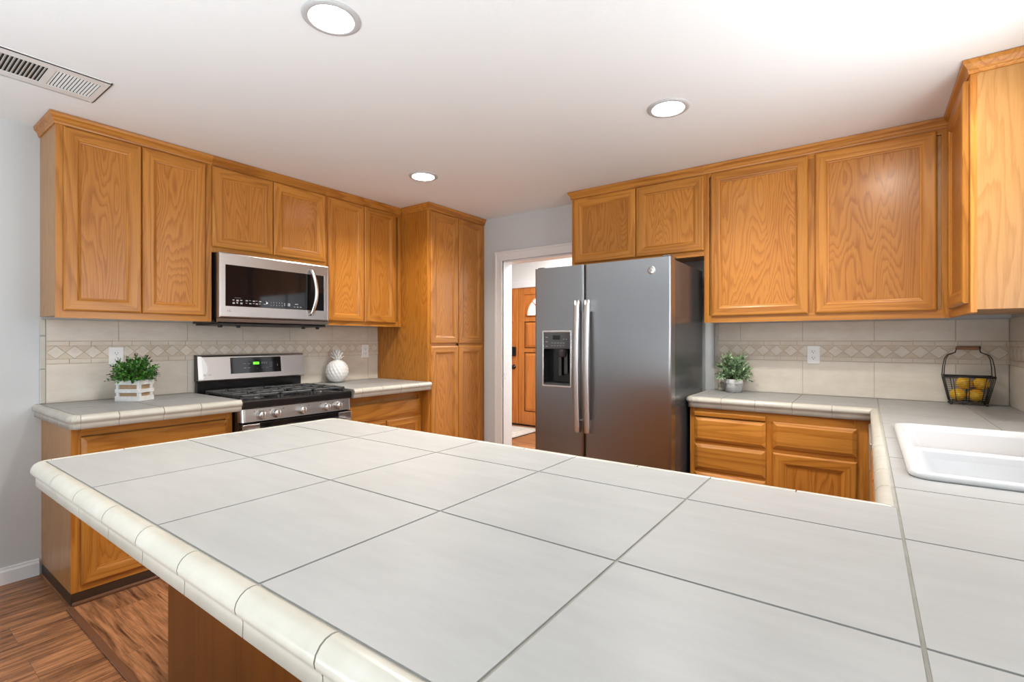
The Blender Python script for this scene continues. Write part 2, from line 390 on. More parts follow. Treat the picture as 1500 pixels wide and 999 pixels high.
def sweep(mb, path, prof, m, cuts=None, gap=0.0, closed_prof=True):
    """prof (out, z) swept along a horizontal polyline; out is to the left of the heading; mitred corners; optional cuts = distance lists per leg"""
    path = [Vector((p[0], p[1])) for p in path]; z = 0.0
    segs = [(a, b, (b - a).normalized()) for a, b in zip(path, path[1:])]
    for i, (a, b, d) in enumerate(segs):
        nrm = Vector((-d.y, d.x)); ln = (b - a).length
        k0 = k1 = 0.0
        if i > 0:
            t = segs[i - 1][2]; k0 = -math.tan(math.atan2(t.x * d.y - t.y * d.x, t.dot(d)) / 2)
        if i < len(segs) - 1:
            t = segs[i + 1][2]; k1 = -math.tan(math.atan2(d.x * t.y - d.y * t.x, d.dot(t)) / 2)
        st = [0.0] + (cuts[i] if cuts else []) + [ln]; gp = gap if ln > 0.03 else 0.0
        for j, (s0, s1) in enumerate(zip(st, st[1:])):
            e0 = gp / 2; e1 = gp / 2
            R0, R1 = [], []
            for o, h in prof:
                p0 = a + d * (s0 + e0) + nrm * o; p1 = a + d * (s1 - e1) + nrm * o
                if j == 0: p0 = p0 - d * (o * k0)
                if j == len(st) - 2: p1 = p1 + d * (o * k1)
                R0.append(mb.bm.verts.new((p0.x, p0.y, h))); R1.append(mb.bm.verts.new((p1.x, p1.y, h)))
            n = len(prof)
            for q in range(n if closed_prof else n - 1):
                mb.face([R0[q], R1[q], R1[(q + 1) % n], R0[(q + 1) % n]], m, False)
            mb.face([v.co.copy() for v in R0[::-1]], m); mb.face([v.co.copy() for v in R1], m)
    return mb

# ------------------------------------------------------------------ room shell
mb = MB(); mb.box(-6.5, 0.80, -3.2, 0.64, -0.05, 0, PLANK_Y); mb.box(-6.5, 0.80, 0.64, 6.2, -0.05, 0, PLANK_X)
structure(mb.build('floor'))
mb = MB(); mb.box(-3.02, -1.86, 0.628, 0.656, 0.0, 0.006, STRIPM, 0.003); structure(mb.build('trim_1'))   # threshold between the two floors
mb = MB(); mb.box(XS - 0.12, XS, -3.2, YF + 0.12, 0, CEIL, WALL); structure(mb.build('wall_left'))
DX0, DX1, DH = -2.714, -1.90, 1.989
mb = MB()
mb.box(XS, DX0, YF, YF + 0.12, 0, CEIL, WALL); mb.box(DX0, DX1, YF, YF + 0.12, DH, CEIL, WALL); mb.box(DX1, XR + 0.12, YF, YF + 0.12, 0, CEIL, WALL)
structure(mb.build('wall_back'))
WY0, WY1, WZ0, WZ1 = 1.35, 2.35, 1.06, 2.16      # window over the sink
mb = MB()
mb.box(XR, XR + 0.12, -3.2, WY0, 0, CEIL, WALL); mb.box(XR, XR + 0.12, WY1, YF, 0, CEIL, WALL)
mb.box(XR, XR + 0.12, WY0, WY1, 0, WZ0, WALL); mb.box(XR, XR + 0.12, WY0, WY1, WZ1, CEIL, WALL)
structure(mb.build('wall_right'))
mb = MB()
for a, b, c, d in ((WY0, WY0 + 0.04, WZ0, WZ1), (WY1 - 0.04, WY1, WZ0, WZ1), (WY0, WY1, WZ0, WZ0 + 0.04), (WY0, WY1, WZ1 - 0.04, WZ1), ((WY0 + WY1) / 2 - 0.02, (WY0 + WY1) / 2 + 0.02, WZ0, WZ1)):
    mb.box(XR + 0.03, XR + 0.07, a, b, c, d, TRIM)
structure(mb.build('window_1'))
LAMPS = [(-1.535, 1.03), (-0.79, 2.40), (-2.50, 2.40)]
# ceiling with round holes for the recessed lamps
mb = MB(); RH = 0.082; CELL = 0.16
xs = sorted({XS - 0.12, XR + 0.12} | {x + s * CELL for x, y in LAMPS for s in (-1, 1)})
ys = sorted({-3.2, YF + 0.06} | {y + s * CELL for x, y in LAMPS for s in (-1, 1)})
for x0, x1 in zip(xs, xs[1:]):
    for y0, y1 in zip(ys, ys[1:]):
        hit = [l for l in LAMPS if x0 < l[0] < x1 and y0 < l[1] < y1]
        if not hit: mb.face([(x0, y0, CEIL), (x0, y1, CEIL), (x1, y1, CEIL), (x1, y0, CEIL)], CEILM); continue
        if abs((x1 - x0) - 2 * CELL) > 1e-4 or abs((y1 - y0) - 2 * CELL) > 1e-4:
            pass
        cx, cy = hit[0]; n = 32; C, S = [], []
        for i in range(n):
            a = 2 * math.pi * (i + 0.5) / n - math.pi / 4; c, s = math.cos(a), math.sin(a)
            C.append((cx + RH * c, cy + RH * s, CEIL))
        corners = [(x1, y0), (x1, y1), (x0, y1), (x0, y0)]
        for q in range(4):
            A, B = corners[q], corners[(q + 1) % 4]
            for i in range(8):
                S.append((A[0] + (B[0] - A[0]) * (i + 0.5) / 8, A[1] + (B[1] - A[1]) * (i + 0.5) / 8, CEIL))
        for i in range(n):
            j = (i + 1) % n
            if i % 8 == 7:
                cc = corners[(i // 8 + 1) % 4]
                mb.face([C[i], C[j], S[j], (cc[0], cc[1], CEIL), S[i]], CEILM)
            else: mb.face([C[i], C[j], S[j], S[i]], CEILM)
bmesh.ops.remove_doubles(mb.bm, verts=mb.bm.verts[:], dist=1e-5)
structure(mb.build('ceiling'))
# baseboard on the stove wall, in front of the cabinets
mb = MB(); sweep(mb, [(XS, Y0 - 0.004), (XS, -3.2)], [(0, 0), (0.013, 0), (0.013, 0.066), (0.009, 0.074), (0.008, 0.084), (0, 0.086)], TRIM); structure(mb.build('baseboard_left'))
# door casing
mb = MB(); cw = 0.137
def casing(mb, x0, x1, zt, y, s, hd):
    prof = [(0, 0.0), (0.012, 0.0), (0.018, 0.03), (0.020, 0.075), (0.026, 0.09), (0.026, 1.0)]
    mb.box(x0 - 0.085, x0, y, y + s * 0.016, 0, zt + hd, TRIM, 0.004); mb.box(x0 - 0.022, x0, y, y + s * 0.022, 0, zt + 0.022, TRIM, 0.003)
    mb.box(x0 - 0.085, x0 - 0.066, y, y + s * 0.024, 0, zt + hd, TRIM, 0.004)
    mb.box(x1, x1 + 0.05, y, y + s * 0.016, 0, zt + hd, TRIM, 0.004)
    mb.box(x0 - 0.085, x1 + 0.05, y, y + s * 0.017, zt, zt + hd, TRIM, 0.004)
    mb.box(x0, x1, y, y + s * 0.022, zt, zt + 0.022, TRIM, 0.003); mb.box(x0 - 0.085, x1 + 0.05, y, y + s * 0.025, zt + hd - 0.019, zt + hd, TRIM, 0.004)
casing(mb, DX0 - 0.003, DX1, DH, YF, -1, 0.085)
structure(mb.build('trim_2'))
mb = MB(); mb.box(DX0 - 0.001, DX0 + 0.004, YF - 0.004, YF + 0.124, 0, DH, TRIM); mb.box(DX0, DX1, YF - 0.004, YF + 0.124, DH - 0.016, DH, TRIM); mb.box(DX1 - 0.016, DX1, YF - 0.004, YF + 0.124, 0, DH, TRIM)
mb.box(DX0 + 0.004, DX0 + 0.0052, YF + 0.012, YF + 0.040, 0.90, 0.96, CHROME)
structure(mb.build('trim_3'))
# entry hall beyond the doorway
HY = 5.95
mb = MB(); mb.box(-6.5, -5.10, HY, HY + 0.12, 0, 2.75, HALLW); mb.box(-3.26, -1.0, HY, HY + 0.12, 0, 2.75, HALLW); mb.box(-5.10, -3.26, HY, HY + 0.12, 2.045, 2.75, HALLW); structure(mb.build('wall_hall'))
mb = MB(); mb.box(-6.62, -6.5, YF, HY + 0.12, 0, 2.75, HALLW); structure(mb.build('wall_hall_left'))
mb = MB(); mb.box(-1.12, -1.0, YF + 0.12, HY, 0, 2.75, HALLW); structure(mb.build('wall_hall_right'))
mb = MB(); mb.box(-6.5, XS, YF, YF + 0.12, 0, 2.75, HALLW); structure(mb.build('wall_hall_near'))
mb = MB(); mb.box(-6.6, -1.0, YF + 0.06, HY + 0.12, 2.75, 2.80, CEILM); structure(mb.build('ceiling_hall'))
mb = MB(); mb.box(-6.5, -1.1, 5.35, 5.55, 2.60, 2.75, TRIM, 0.01); mb.box(-3.55, -3.35, YF + 0.13, 5.34, 2.60, 2.75, TRIM, 0.01); structure(mb.build('trim_4'))
mb = MB()
mb.box(-5.20, -5.10, HY - 0.02, HY + 0.005, 0, 2.12, TRIM, 0.004); mb.box(-3.26, -3.16, HY - 0.02, HY + 0.005, 0, 2.12, TRIM, 0.004); mb.box(-5.20, -3.16, HY - 0.024, HY + 0.005, 2.03, 2.12, TRIM, 0.004)
structure(mb.build('trim_5'))
def entry_leaf(x0, x1, name, lock):
    root = bpy.data.objects.new(name, None); COL.objects.link(root); root.location = ((x0 + x1) / 2, HY + 0.03, 0.02); structure(root)
    f = ('y', HY + 0.01, -1); mb = MB(); cx = (x0 + x1) / 2; st = 0.095
    mb.box(x0, x1, HY + 0.012, HY + 0.05, 0.02, 2.028, FIR)
    pan = [(x0 + st, cx - 0.045, 1.14, 1.53), (cx + 0.045, x1 - st, 1.14, 1.53), (x0 + st, cx - 0.045, 0.21, 1.08), (cx + 0.045, x1 - st, 0.21, 1.08)]
    # stiles and rails proud of the core
    for a, b, c, d in ((x0, x0 + st, 0.02, 2.028), (x1 - st, x1, 0.02, 2.028), (x0 + st, x1 - st, 0.02, 0.21), (x0 + st, x1 - st, 1.08, 1.14), (x0 + st, x1 - st, 1.53, 1.60), (x0 + st, x1 - st, 1.93, 2.028), (cx - 0.045, cx + 0.045, 0.21, 1.53)):
        mb.box(a, b, HY + 0.0, HY + 0.013, c, d, FIR)
    leaf = mb.build('door_leaf', root)
    for a, b, c, d in pan:
        q = MB(); loops(q, ('y', HY + 0.012, -1), a, b, c, d, [(0, 0.0), (0.012, -0.006 + 0.006), (0.05, 0.010), (0.051, 0.010)], FIR, FIR, True, FIR); q.build('raised_panel', leaf)
    # half-round fan light with muntins
    q = MB(); R = 0.305; n = 24; zc = 1.612
    arc = [(cx + R * math.cos(math.pi * i / n), zc + R * math.sin(math.pi * i / n)) for i in range(n + 1)]
    q.face([(x, HY - 0.0005, z) for x, z in arc], FANGL); gl = q.build('fan_light', root)
    q = MB(); q.tube([(x, HY - 0.004, z) for x, z in arc], 0.011, FIR, 8); q.tube([(cx - R, HY - 0.004, zc), (cx + R, HY - 0.004, zc)], 0.011, FIR, 8)
    for a in (45, 90, 135): q.tube([(cx, HY - 0.004, zc), (cx + R * math.cos(math.radians(a)), HY - 0.004, zc + R * math.sin(math.radians(a)))], 0.007, FIR, 6)
    q.tube([(cx + 0.13 * math.cos(math.pi * i / 12), HY - 0.004, zc + 0.13 * math.sin(math.pi * i / 12)) for i in range(13)], 0.007, FIR, 6)
    q.build('muntins', gl)
    if lock:
        q = MB(); q.box(x1 - 0.115, x1 - 0.035, HY - 0.03, HY, 1.02, 1.16, BRONZE, 0.008); q.box(x1 - 0.10, x1 - 0.05, HY - 0.033, HY - 0.03, 1.06, 1.14, BLACKG); q.build('keypad_lock', root)
        q = MB(); q.lathe([(0.0, -0.002), (0.033, 0), (0.033, 0.006), (0.012, 0.01), (0.012, 0.035), (0.026, 0.042), (0.03, 0.055), (0.02, 0.068), (0, 0.07)], (x1 - 0.075, HY, 0.86), BRONZE, 20, 'y'); k = q.build('door_knob', root)
        for v in k.data.vertices: v.co.y = 2 * (-0.03) - v.co.y
        k.data.flip_normals()
entry_leaf(-5.095, -4.192, 'door_1', True)
entry_leaf(-4.182, -3.275, 'door_2', False)
mb = MB(); mb.box(-5.10, -3.26, HY - 0.02, HY + 0.06, 0.0, 0.018, BRONZE); structure(mb.build('trim_6'))
mb = MB(); mb.box(-4.75, -3.66, 5.0, 5.80, 0.0, 0.010, RUGM); mb.box(-4.75, -3.66, 5.0, 5.045, 0.0, 0.0105, RUGB); mb.box(-4.75, -3.66, 5.755, 5.80, 0.0, 0.0105, RUGB); mb.box(-3.705, -3.66, 5.0, 5.8, 0, 0.0105, RUGB)
tag(mb.build('entry_rug', loc=(-4.2, 5.4, 0)), 'pale patterned rug in front of the orange wooden entry doors', 'rug')

# ------------------------------------------------------------------ ceiling lamps and vent
def downlight(x, y, label):
    t = thing('recessed_ceiling_light', (x, y, CEIL), label, 'ceiling light', 'recessed ceiling lights')
    q = MB(); q.lathe([(0.0765, 0.001), (0.099, 0.0005), (0.100, -0.003), (0.095, -0.007), (0.080, -0.009), (0.0735, -0.005), (0.0765, 0.001)], (x, y, CEIL), RINGM, 48, caps=False); q.build('trim_ring', t)
    q = MB(); q.lathe([(0.077, -0.004), (0.074, 0.01), (0.062, 0.052), (0.0625, 0.054), (0.08, 0.056), (0.0815, 0.0)], (x, y, CEIL), CANM, 40, caps=False); q.build('reflector', t)
    q = MB(); n = 40
    q.face([(x + 0.0625 * math.cos(2 * math.pi * i / n), y + 0.0625 * math.sin(2 * math.pi * i / n), CEIL + 0.050) for i in range(n)][::-1], LENS)
    q.build('lamp_lens', t)
    return t
dl = downlight(*LAMPS[0], 'recessed ceiling light nearest the air vent, at the top edge of the photo')
copy_tree(dl, (*LAMPS[1], CEIL), 'recessed ceiling light in front of the cabinets over the refrigerator')
copy_tree(dl, (*LAMPS[2], CEIL), 'recessed ceiling light farthest away, in front of the tall pantry cabinet')
dlens = [o for o in bpy.data.objects if o.name.startswith('lamp_lens')]

t = thing('ceiling_air_vent', (-2.855, 0.53, CEIL), 'white two bank louvred air vent in the ceiling at the left edge', 'air vent')
VX0, VX1, VY0, VY1 = -3.0, -2.715, 0.335, 0.722
A0, A1 = -2.945, -2.765; banks = [(0.365, 0.522), (0.546, 0.695)]
q = MB(); zb = CEIL - 0.0075
for a, b, c, d in ((VX0, A0, VY0, VY1), (A1, VX1, VY0, VY1), (A0, A1, VY0, banks[0][0]), (A0, A1, banks[0][1], banks[1][0]), (A0, A1, banks[1][1], VY1)):
    q.box(a, b, c, d, zb, zb + 0.003, VENTM)
for a, b, c, d in ((VX0, VX0 + 0.004, VY0, VY1), (VX1 - 0.004, VX1, VY0, VY1), (VX0, VX1, VY0, VY0 + 0.004), (VX0, VX1, VY1 - 0.004, VY1)): q.box(a, b, c, d, zb, CEIL - 0.0005, VENTM)
for x, y in ((-2.735, 0.705), (-2.98, 0.705), (-2.86, 0.709)): q.ball((x, y, zb), 0.004, 0.004, 0.0015, VENTM, 10, 6)
q.build('vent_frame', t)
q = MB(); q.box(VX0 + 0.006, VX1 - 0.006, VY0 + 0.006, VY1 - 0.006, CEIL - 0.0016, CEIL - 0.0006, VOID); q.build('duct_shade_sheet', t)  # near-black sheet stands in for the unlit duct, no opening cut
for (y0, y1), sgn, nm in ((banks[0], 1, 12), (banks[1], -1, 13)):
    for i in range(nm):
        yy = y0 + (y1 - y0) * (i + 0.5) / nm; q = MB(); a = math.radians(35 if sgn > 0 else 30); hw_ = 0.0042 if sgn > 0 else 0.0038
        q.obox(((A0 + A1) / 2, yy, zb + 0.0040), ((A1 - A0) / 2, 0, 0), (0, sgn * math.cos(a) * hw_, math.sin(a) * hw_), (0, -sgn * math.sin(a) * 0.0006, math.cos(a) * 0.0006), VENTM)
        q.build('louvre', t)

# ------------------------------------------------------------------ backsplash
def backsplash(name, f, a0, a1, label, joints, lip=None, holes=(), z1=UB):
    """f: wall plane; tile rows, liner strips, band of diamonds"""
    base = P(f, (a0 + a1) / 2, CT, 0)
    t = thing(name, base, label, 'backsplash')
    g = 0.0022; zs = {'bot': (CT, 1.127), 'l1': (1.130, 1.153), 'band': (1.155, 1.226), 'l2': (1.228, 1.250), 'top': (1.253, z1)}
    def cell(mb, x0, x1, b0, b1, m, o=0.008):
        A, B = P(f, x0, b0, 0.004), P(f, x1, b1, o); mb.box(A[0], B[0], A[1], B[1], A[2], B[2], m)
    q = MB(); A, B = P(f, a0, CT, 0.0005), P(f, a1, z1, 0.0062); q.box(A[0], B[0], A[1], B[1], A[2], B[2], BGROUT); q.build('grout_bed', t)
    js = [a0] + [j for j in joints if a0 < j < a1] + [a1]
    q = MB(); lo = a0
    for x0, x1 in zip(js, js[1:]):
        for k in ('bot', 'top'): cell(q, x0 + g, x1 - g, zs[k][0] + 0.002, zs[k][1] - 0.001, BTILE)
    q.build('field_tile', t)
    pit = 0.0955
    for k in ('l1', 'l2'):
        q = MB(); x = a0
        while x < a1 - 0.01:
            cell(q, x + 0.001, min(x + pit, a1) - 0.001, *zs[k], LINER, 0.0105); x += pit
        q.build('liner_strip', t)
    q = MB(); b0, b1 = zs['band']; A, B = P(f, a0, b0, 0.004), P(f, a1, b1, 0.008); q.box(A[0], B[0], A[1], B[1], A[2], B[2], BGROUT)
    n = max(2, round((a1 - a0) / 0.0805)); pt = (a1 - a0) / n; cz = (b0 + b1) / 2; hh = (b1 - b0) / 2; hw = pt / 2; k = 0.0026
    def poly(pts, m, o):
        v = [P(f, a, b, 0.006) for a, b in pts]; u = [P(f, a, b, o) for a, b in pts]
        V = [q.bm.verts.new(p) for p in v]; U = [q.bm.verts.new(p) for p in u]; q.face(U, m)
        for i in range(len(pts)): q.face([V[i], V[(i + 1) % len(pts)], U[(i + 1) % len(pts)], U[i]], m)
    for i in range(n):
        c = a0 + pt * (i + 0.5)
        poly([(c - hw + k, cz), (c, cz - hh + k), (c + hw - k, cz), (c, cz + hh - k)], STONE_L, 0.0095)
    for i in range(n + 1):
        c = a0 + pt * i; l, r = max(c - hw + k * 1.4, a0), min(c + hw - k * 1.4, a1)
        for s in (1, -1):
            e = cz + s * hh
            if i == 0: pts = [(c, cz + s * k * 1.4), (r, e), (c, e)]
            elif i == n: pts = [(c, cz + s * k * 1.4), (c, e), (l, e)]
            else: pts = [(c, cz + s * k * 1.4), (r, e), (l, e)]
            poly(pts, STONE_T, 0.009)
    q.build('diamond_band', t)
    if lip is not None:
        q = MB(); zz = CT + 0.0
        for b0, b1 in ((CT + 0.001, 1.10), (1.103, 1.28), (1.283, z1)):
            A, B = P(f, lip[0], b0, 0.0005), P(f, lip[1], b1, 0.009); q.box(A[0], B[0], A[1], B[1], A[2], B[2], NOSE, 0.003)
        q.build('edge_strip', t)
    return t
backsplash('tile_backsplash', ('x', XS, 1), 0.667, 2.888, 'beige tile backsplash with a diamond band behind the stove', [0.985, 1.349, 1.70, 2.05, 2.42, 2.78], lip=(0.642, 0.6665))
backsplash('tile_backsplash', ('y', YF, -1), -0.836, XR - 0.009, 'beige tile backsplash with a diamond band behind the wire basket and grey pot', [-0.694, -0.329, 0.037, 0.397], lip=(-0.861, -0.8365))
backsplash('tile_backsplash', ('x', XR, -1), WY1 + 0.03, YF - 0.0095, 'narrow strip of beige backsplash on the right hand wall by the sink', [2.53, 2.90, 3.27])

# ------------------------------------------------------------------ wall cabinets
CROWN = [(-0.012, 2.345), (0.006, 2.345), (0.008, 2.352), (0.010, 2.355), (0.010, 2.362), (0.014, 2.370), (0.021, 2.378), (0.024, 2.381), (0.025, 2.386), (0.027, 2.3975), (-0.012, 2.3975)]
def wall_cabinet(f, a0, a1, z0, doors, label, back, mids=(), crown=None, side=None, door_b=None):
    ax, pl, sg = f
    base = P(f, (a0 + a1) / 2, z0, -(0.15))
    t = thing('wall_cabinet', base, label, 'cabinet', 'oak wall cabinets')
    q = MB(); A, B = P(f, a0, z0 + 0.012, -0.0201), (0, 0, 0)
    lo, hi = P(f, a0, z0 + 0.012, -0.0201), P(f, a1, UT, 0)
    if ax == 'x': q.box(pl - sg * 0.0201, back, a0, a1, z0 + 0.012, UT, VENEER)
    else: q.box(a0, a1, pl - sg * 0.0201, back, z0 + 0.012, UT, VENEER)
    q.build('carcass', t)
    q = MB(); zt = UT - 0.002
    mem = [('v', a0, a0 + 0.032, z0, zt), ('v', a1 - 0.032, a1, z0, zt), ('h', a0 + 0.032, a1 - 0.032, z0, z0 + 0.045), ('h', a0 + 0.032, a1 - 0.032, zt - 0.075, zt)]
    for m in mids: mem.append(('v', m - 0.02, m + 0.02, z0 + 0.045, zt - 0.075))
    face_frame(q, f, a0, a1, z0, zt, mem); q.build('face_frame', t)
    for d0, d1, e0, e1 in doors: panel_door(t, f, d0, d1, e0, e1)
    if crown: q = MB(); sweep(q, crown, CROWN, oak_h(f)); q.build('crown_moulding', t)
    return t
FS = ('x', XU, 1)
ZT = 2.338
wall_cabinet(FS, Y0, Y1 - 0.0005, UB, [(0.673, 1.0005, 1.408, ZT), (1.0045, 1.327, 1.408, ZT)], 'tall two door oak wall cabinet at the far left, over the boxwood plant', XS + 0.001, [1.0025], [(XU, Y1 - 0.0005), (XU, Y0), (XS + 0.001, Y0)])
wall_cabinet(FS, Y1, Y2 - 0.0005, 1.805, [(1.366, 1.748, 1.838, ZT), (1.752, 2.147, 1.838, ZT)], 'short two door oak wall cabinet above the microwave', XS + 0.001, [1.75], [(XU, Y2 - 0.0005), (XU, Y1)])
wall_cabinet(FS, Y2, Y3 - 0.002, UB, [(2.168, 2.492, 1.404, ZT), (2.497, 2.821, 1.404, ZT)], 'tall two door oak wall cabinet between the microwave and the pantry', XS + 0.001, [2.4945], [(XU, Y3 - 0.002), (XU, Y2)])
FB = ('y', YU, -1); XM = -0.862
wall_cabinet(FB, -1.846, XM - 0.0005, 1.812, [(-1.822, -1.3295, 1.846, ZT), (-1.325, -0.850 - 0.012, 1.846, ZT)], 'short two door oak wall cabinet above the refrigerator', YF - 0.001, [-1.327], [(XM - 0.0005, YU), (-1.846, YU), (-1.846, YF - 0.001)])
wall_cabinet(FB, XM, XW - 0.0005, UB, [(-0.818, -0.276, 1.412, ZT), (-0.241, 0.294, 1.412, ZT)], 'wide two door oak wall cabinet over the counter with the grey pot', YF - 0.001, [-0.2585], [(XW - 0.0005, YU), (XM, YU)])
FW = ('x', XW, -1)
t = wall_cabinet(FW, 2.722, YU - 0.0005, UB, [(2.765, 3.262, 1.412, ZT)], 'oak wall cabinet at the right edge, turned side on beside the sink', XR - 0.001, (), [(XR - 0.001, 2.722), (XW, 2.722), (XW, YU - 0.028)])

# pantry
t = thing('pantry_cabinet', (-3.27, 3.25, 0), 'floor to ceiling oak pantry cabinet left of the doorway', 'cabinet')
FP = ('x', XP, 1)
q = MB(); q.box(XS + 0.001, XP - 0.0201, Y3, YF - 0.001, 0.0, UT, oak('pantry_side_oak', 2, light=(0.50, 0.195, 0.026), cath=True, rings=5)); q.build('carcass', t)
q = MB(); face_frame(q, FP, 0, 0, 0, 0, [('v', Y3, Y3 + 0.03, 0.09, UT - 0.002), ('v', YF - 0.031, YF - 0.001, 0.09, UT - 0.002), ('h', Y3 + 0.03, YF - 0.031, 0.09, 0.13), ('h', Y3 + 0.03, YF - 0.031, 1.20, 1.24), ('h', Y3 + 0.03, YF - 0.031, 2.30, UT - 0.002), ('v', 3.224, 3.254, 0.13, 2.30)]); q.build('face_frame', t)
for b0, b1 in ((0.115, 1.209), (1.230, ZT)):
    panel_door(t, FP, 2.902, 3.236, b0, b1); panel_door(t, FP, 3.242, 3.575, b0, b1)
q = MB(); sweep(q, [(XP, YF - 0.001), (XP, Y3), (XU + 0.028, Y3)], CROWN, OAKY); q.build('crown_moulding', t)

# ------------------------------------------------------------------ base cabinets
def base_cabinet(f, a0, a1, back, label, mem, name='base_cabinet', z0=0.06, zt=0.849, toe=0.0):
    ax, pl, sg = f
    t = thing(name, P(f, (a0 + a1) / 2, 0, -0.28), label, 'cabinet', 'oak base cabinets')
    q = MB()
    if ax == 'x': q.box(pl - sg * 0.0201, back, a0, a1, z0, zt, VENEER)
    else: q.box(a0, a1, pl - sg * 0.0201, back, z0, zt, VENEER)
    q.build('carcass', t)
    q = MB(); face_frame(q, f, a0, a1, z0, zt, mem); q.build('face_frame', t)
    q = MB()
    if ax == 'x': q.box(pl - sg * 0.004, back, a0 + 0.002, a1, 0, z0 - 0.0005, TOEM); q.box(pl - sg * 0.004, pl + sg * 0.012, a0 + 0.002, a1, 0, 0.018, STRIPM, 0.006)
    else: q.box(a0, a1, pl - sg * 0.004, back, 0, z0 - 0.0005, TOEM)
    q.build('toe_kick', t)
    return t
FBS = ('x', XB, 1)
a0, a1 = 0.650, 1.374
t = base_cabinet(FBS, a0, a1, XS + 0.001, 'oak base cabinet at the far left, under the counter with the boxwood plant', [('v', a0, a0 + 0.038, 0.06, 0.849), ('v', a1 - 0.038, a1, 0.06, 0.849), ('h', a0 + 0.038, a1 - 0.038, 0.06, 0.10), ('h', a0 + 0.038, a1 - 0.038, 0.80, 0.849), ('h', a0 + 0.038, a1 - 0.038, 0.635, 0.665), ('v', 0.992, 1.032, 0.10, 0.635)])
drawer_front(t, FBS, 0.685, 1.345, 0.662, 0.795)
panel_door(t, FBS, 0.685, 1.010, 0.092, 0.644); panel_door(t, FBS, 1.014, 1.345, 0.092, 0.644)
a0, a1 = 2.140, Y3 - 0.001
t = base_cabinet(FBS, a0, a1, XS + 0.001, 'oak base cabinet between the stove and the pantry', [('v', a0, a0 + 0.03, 0.06, 0.849), ('v', a1 - 0.03, a1, 0.06, 0.849), ('h', a0 + 0.03, a1 - 0.03, 0.06, 0.10), ('h', a0 + 0.03, a1 - 0.03, 0.80, 0.849), ('h', a0 + 0.03, a1 - 0.03, 0.615, 0.66), ('v', 2.49, 2.53, 0.10, 0.615)])
drawer_front(t, FBS, 2.16, 2.872, 0.652, 0.775)
panel_door(t, FBS, 2.16, 2.505, 0.092, 0.632); panel_door(t, FBS, 2.515, 2.872, 0.092, 0.632)
FBB = ('y', YB, -1)
a0, a1 = -0.880, 0.0285
t = base_cabinet(FBB, a0, a1, YF - 0.001, 'oak base cabinet with stacked drawers beside the refrigerator', [('v', a0, a0 + 0.04, 0.06, 0.849), ('v', a1 - 0.08, a1, 0.06, 0.849), ('h', a0 + 0.04, a1 - 0.08, 0.06, 0.10), ('h', a0 + 0.04, a1 - 0.08, 0.80, 0.849), ('v', -0.465, -0.42, 0.10, 0.80), ('h', a0 + 0.04, -0.465, 0.63, 0.65), ('h', a0 + 0.04, -0.465, 0.455, 0.48), ('h', -0.42, a1 - 0.08, 0.63, 0.66)])
q = MB(); q.box(-0.852, -0.461, YB - 0.019, YB - 0.0002, 0.799, 0.826, OAKX, 0.003); q.build('pull_out_board', t)
for b0, b1 in ((0.647, 0.793), (0.474, 0.630), (0.30, 0.458), (0.10, 0.285)): drawer_front(t, FBB, -0.852, -0.461, b0, b1)
drawer_front(t, FBB, -0.425, -0.039, 0.652, 0.800)
panel_door(t, FBB, -0.425, -0.039, 0.095, 0.629)
# sink run: dishwasher and sink base, facing the stove
t = thing('dishwasher', (0.3, 2.75, 0), 'grey dishwasher edge under the sink counter, seen side on', 'dishwasher')
q = MB(); q.box(0.036, 0.60, 2.44, 3.04, 0.10, 0.845, BLACKP); q.build('tub', t)
q = MB(); q.box(0.014, 0.0355, 2.445, 3.035, 0.12, 0.72, DWM, 0.004); q.build('door', t)
q = MB(); q.box(0.009, 0.0355, 2.445, 3.035, 0.728, 0.842, DWM, 0.006); q.build('control_panel', t)
q = MB(); q.box(0.06, 0.60, 2.44, 3.04, 0.0, 0.0995, TOEM); q.build('toe_kick', t)
FSK = ('x', 0.034, -1)
a0, a1 = 1.33, 2.43
t = thing('base_cabinet', (0.3, 1.9, 0), 'oak sink base cabinet under the white sink, mostly hidden', 'cabinet', 'oak base cabinets')
q = MB()                              # open box so that the bowls can hang inside
q.box(0.0541, 0.60, a0, a0 + 0.018, 0.10, 0.849, VENEER); q.box(0.0541, 0.60, a1 - 0.018, a1, 0.10, 0.849, VENEER); q.box(0.0541, 0.60, a0 + 0.018, a1 - 0.018, 0.10, 0.118, VENEER); q.box(0.594, 0.60, a0 + 0.018, a1 - 0.018, 0.118, 0.849, VENEER)
q.build('carcass', t)
q = MB(); face_frame(q, FSK, 0, 0, 0, 0, [('v', a0, a0 + 0.04, 0.10, 0.849), ('v', a1 - 0.04, a1, 0.10, 0.849), ('h', a0 + 0.04, a1 - 0.04, 0.10, 0.14), ('h', a0 + 0.04, a1 - 0.04, 0.80, 0.849), ('v', 1.86, 1.90, 0.14, 0.80)]); q.build('face_frame', t)
panel_door(t, FSK, 1.35, 1.873, 0.12, 0.83); panel_door(t, FSK, 1.887, 2.41, 0.12, 0.83)
q = MB(); q.box(0.10, 0.60, a0, a1, 0, 0.0995, TOEM); q.build('toe_kick', t)
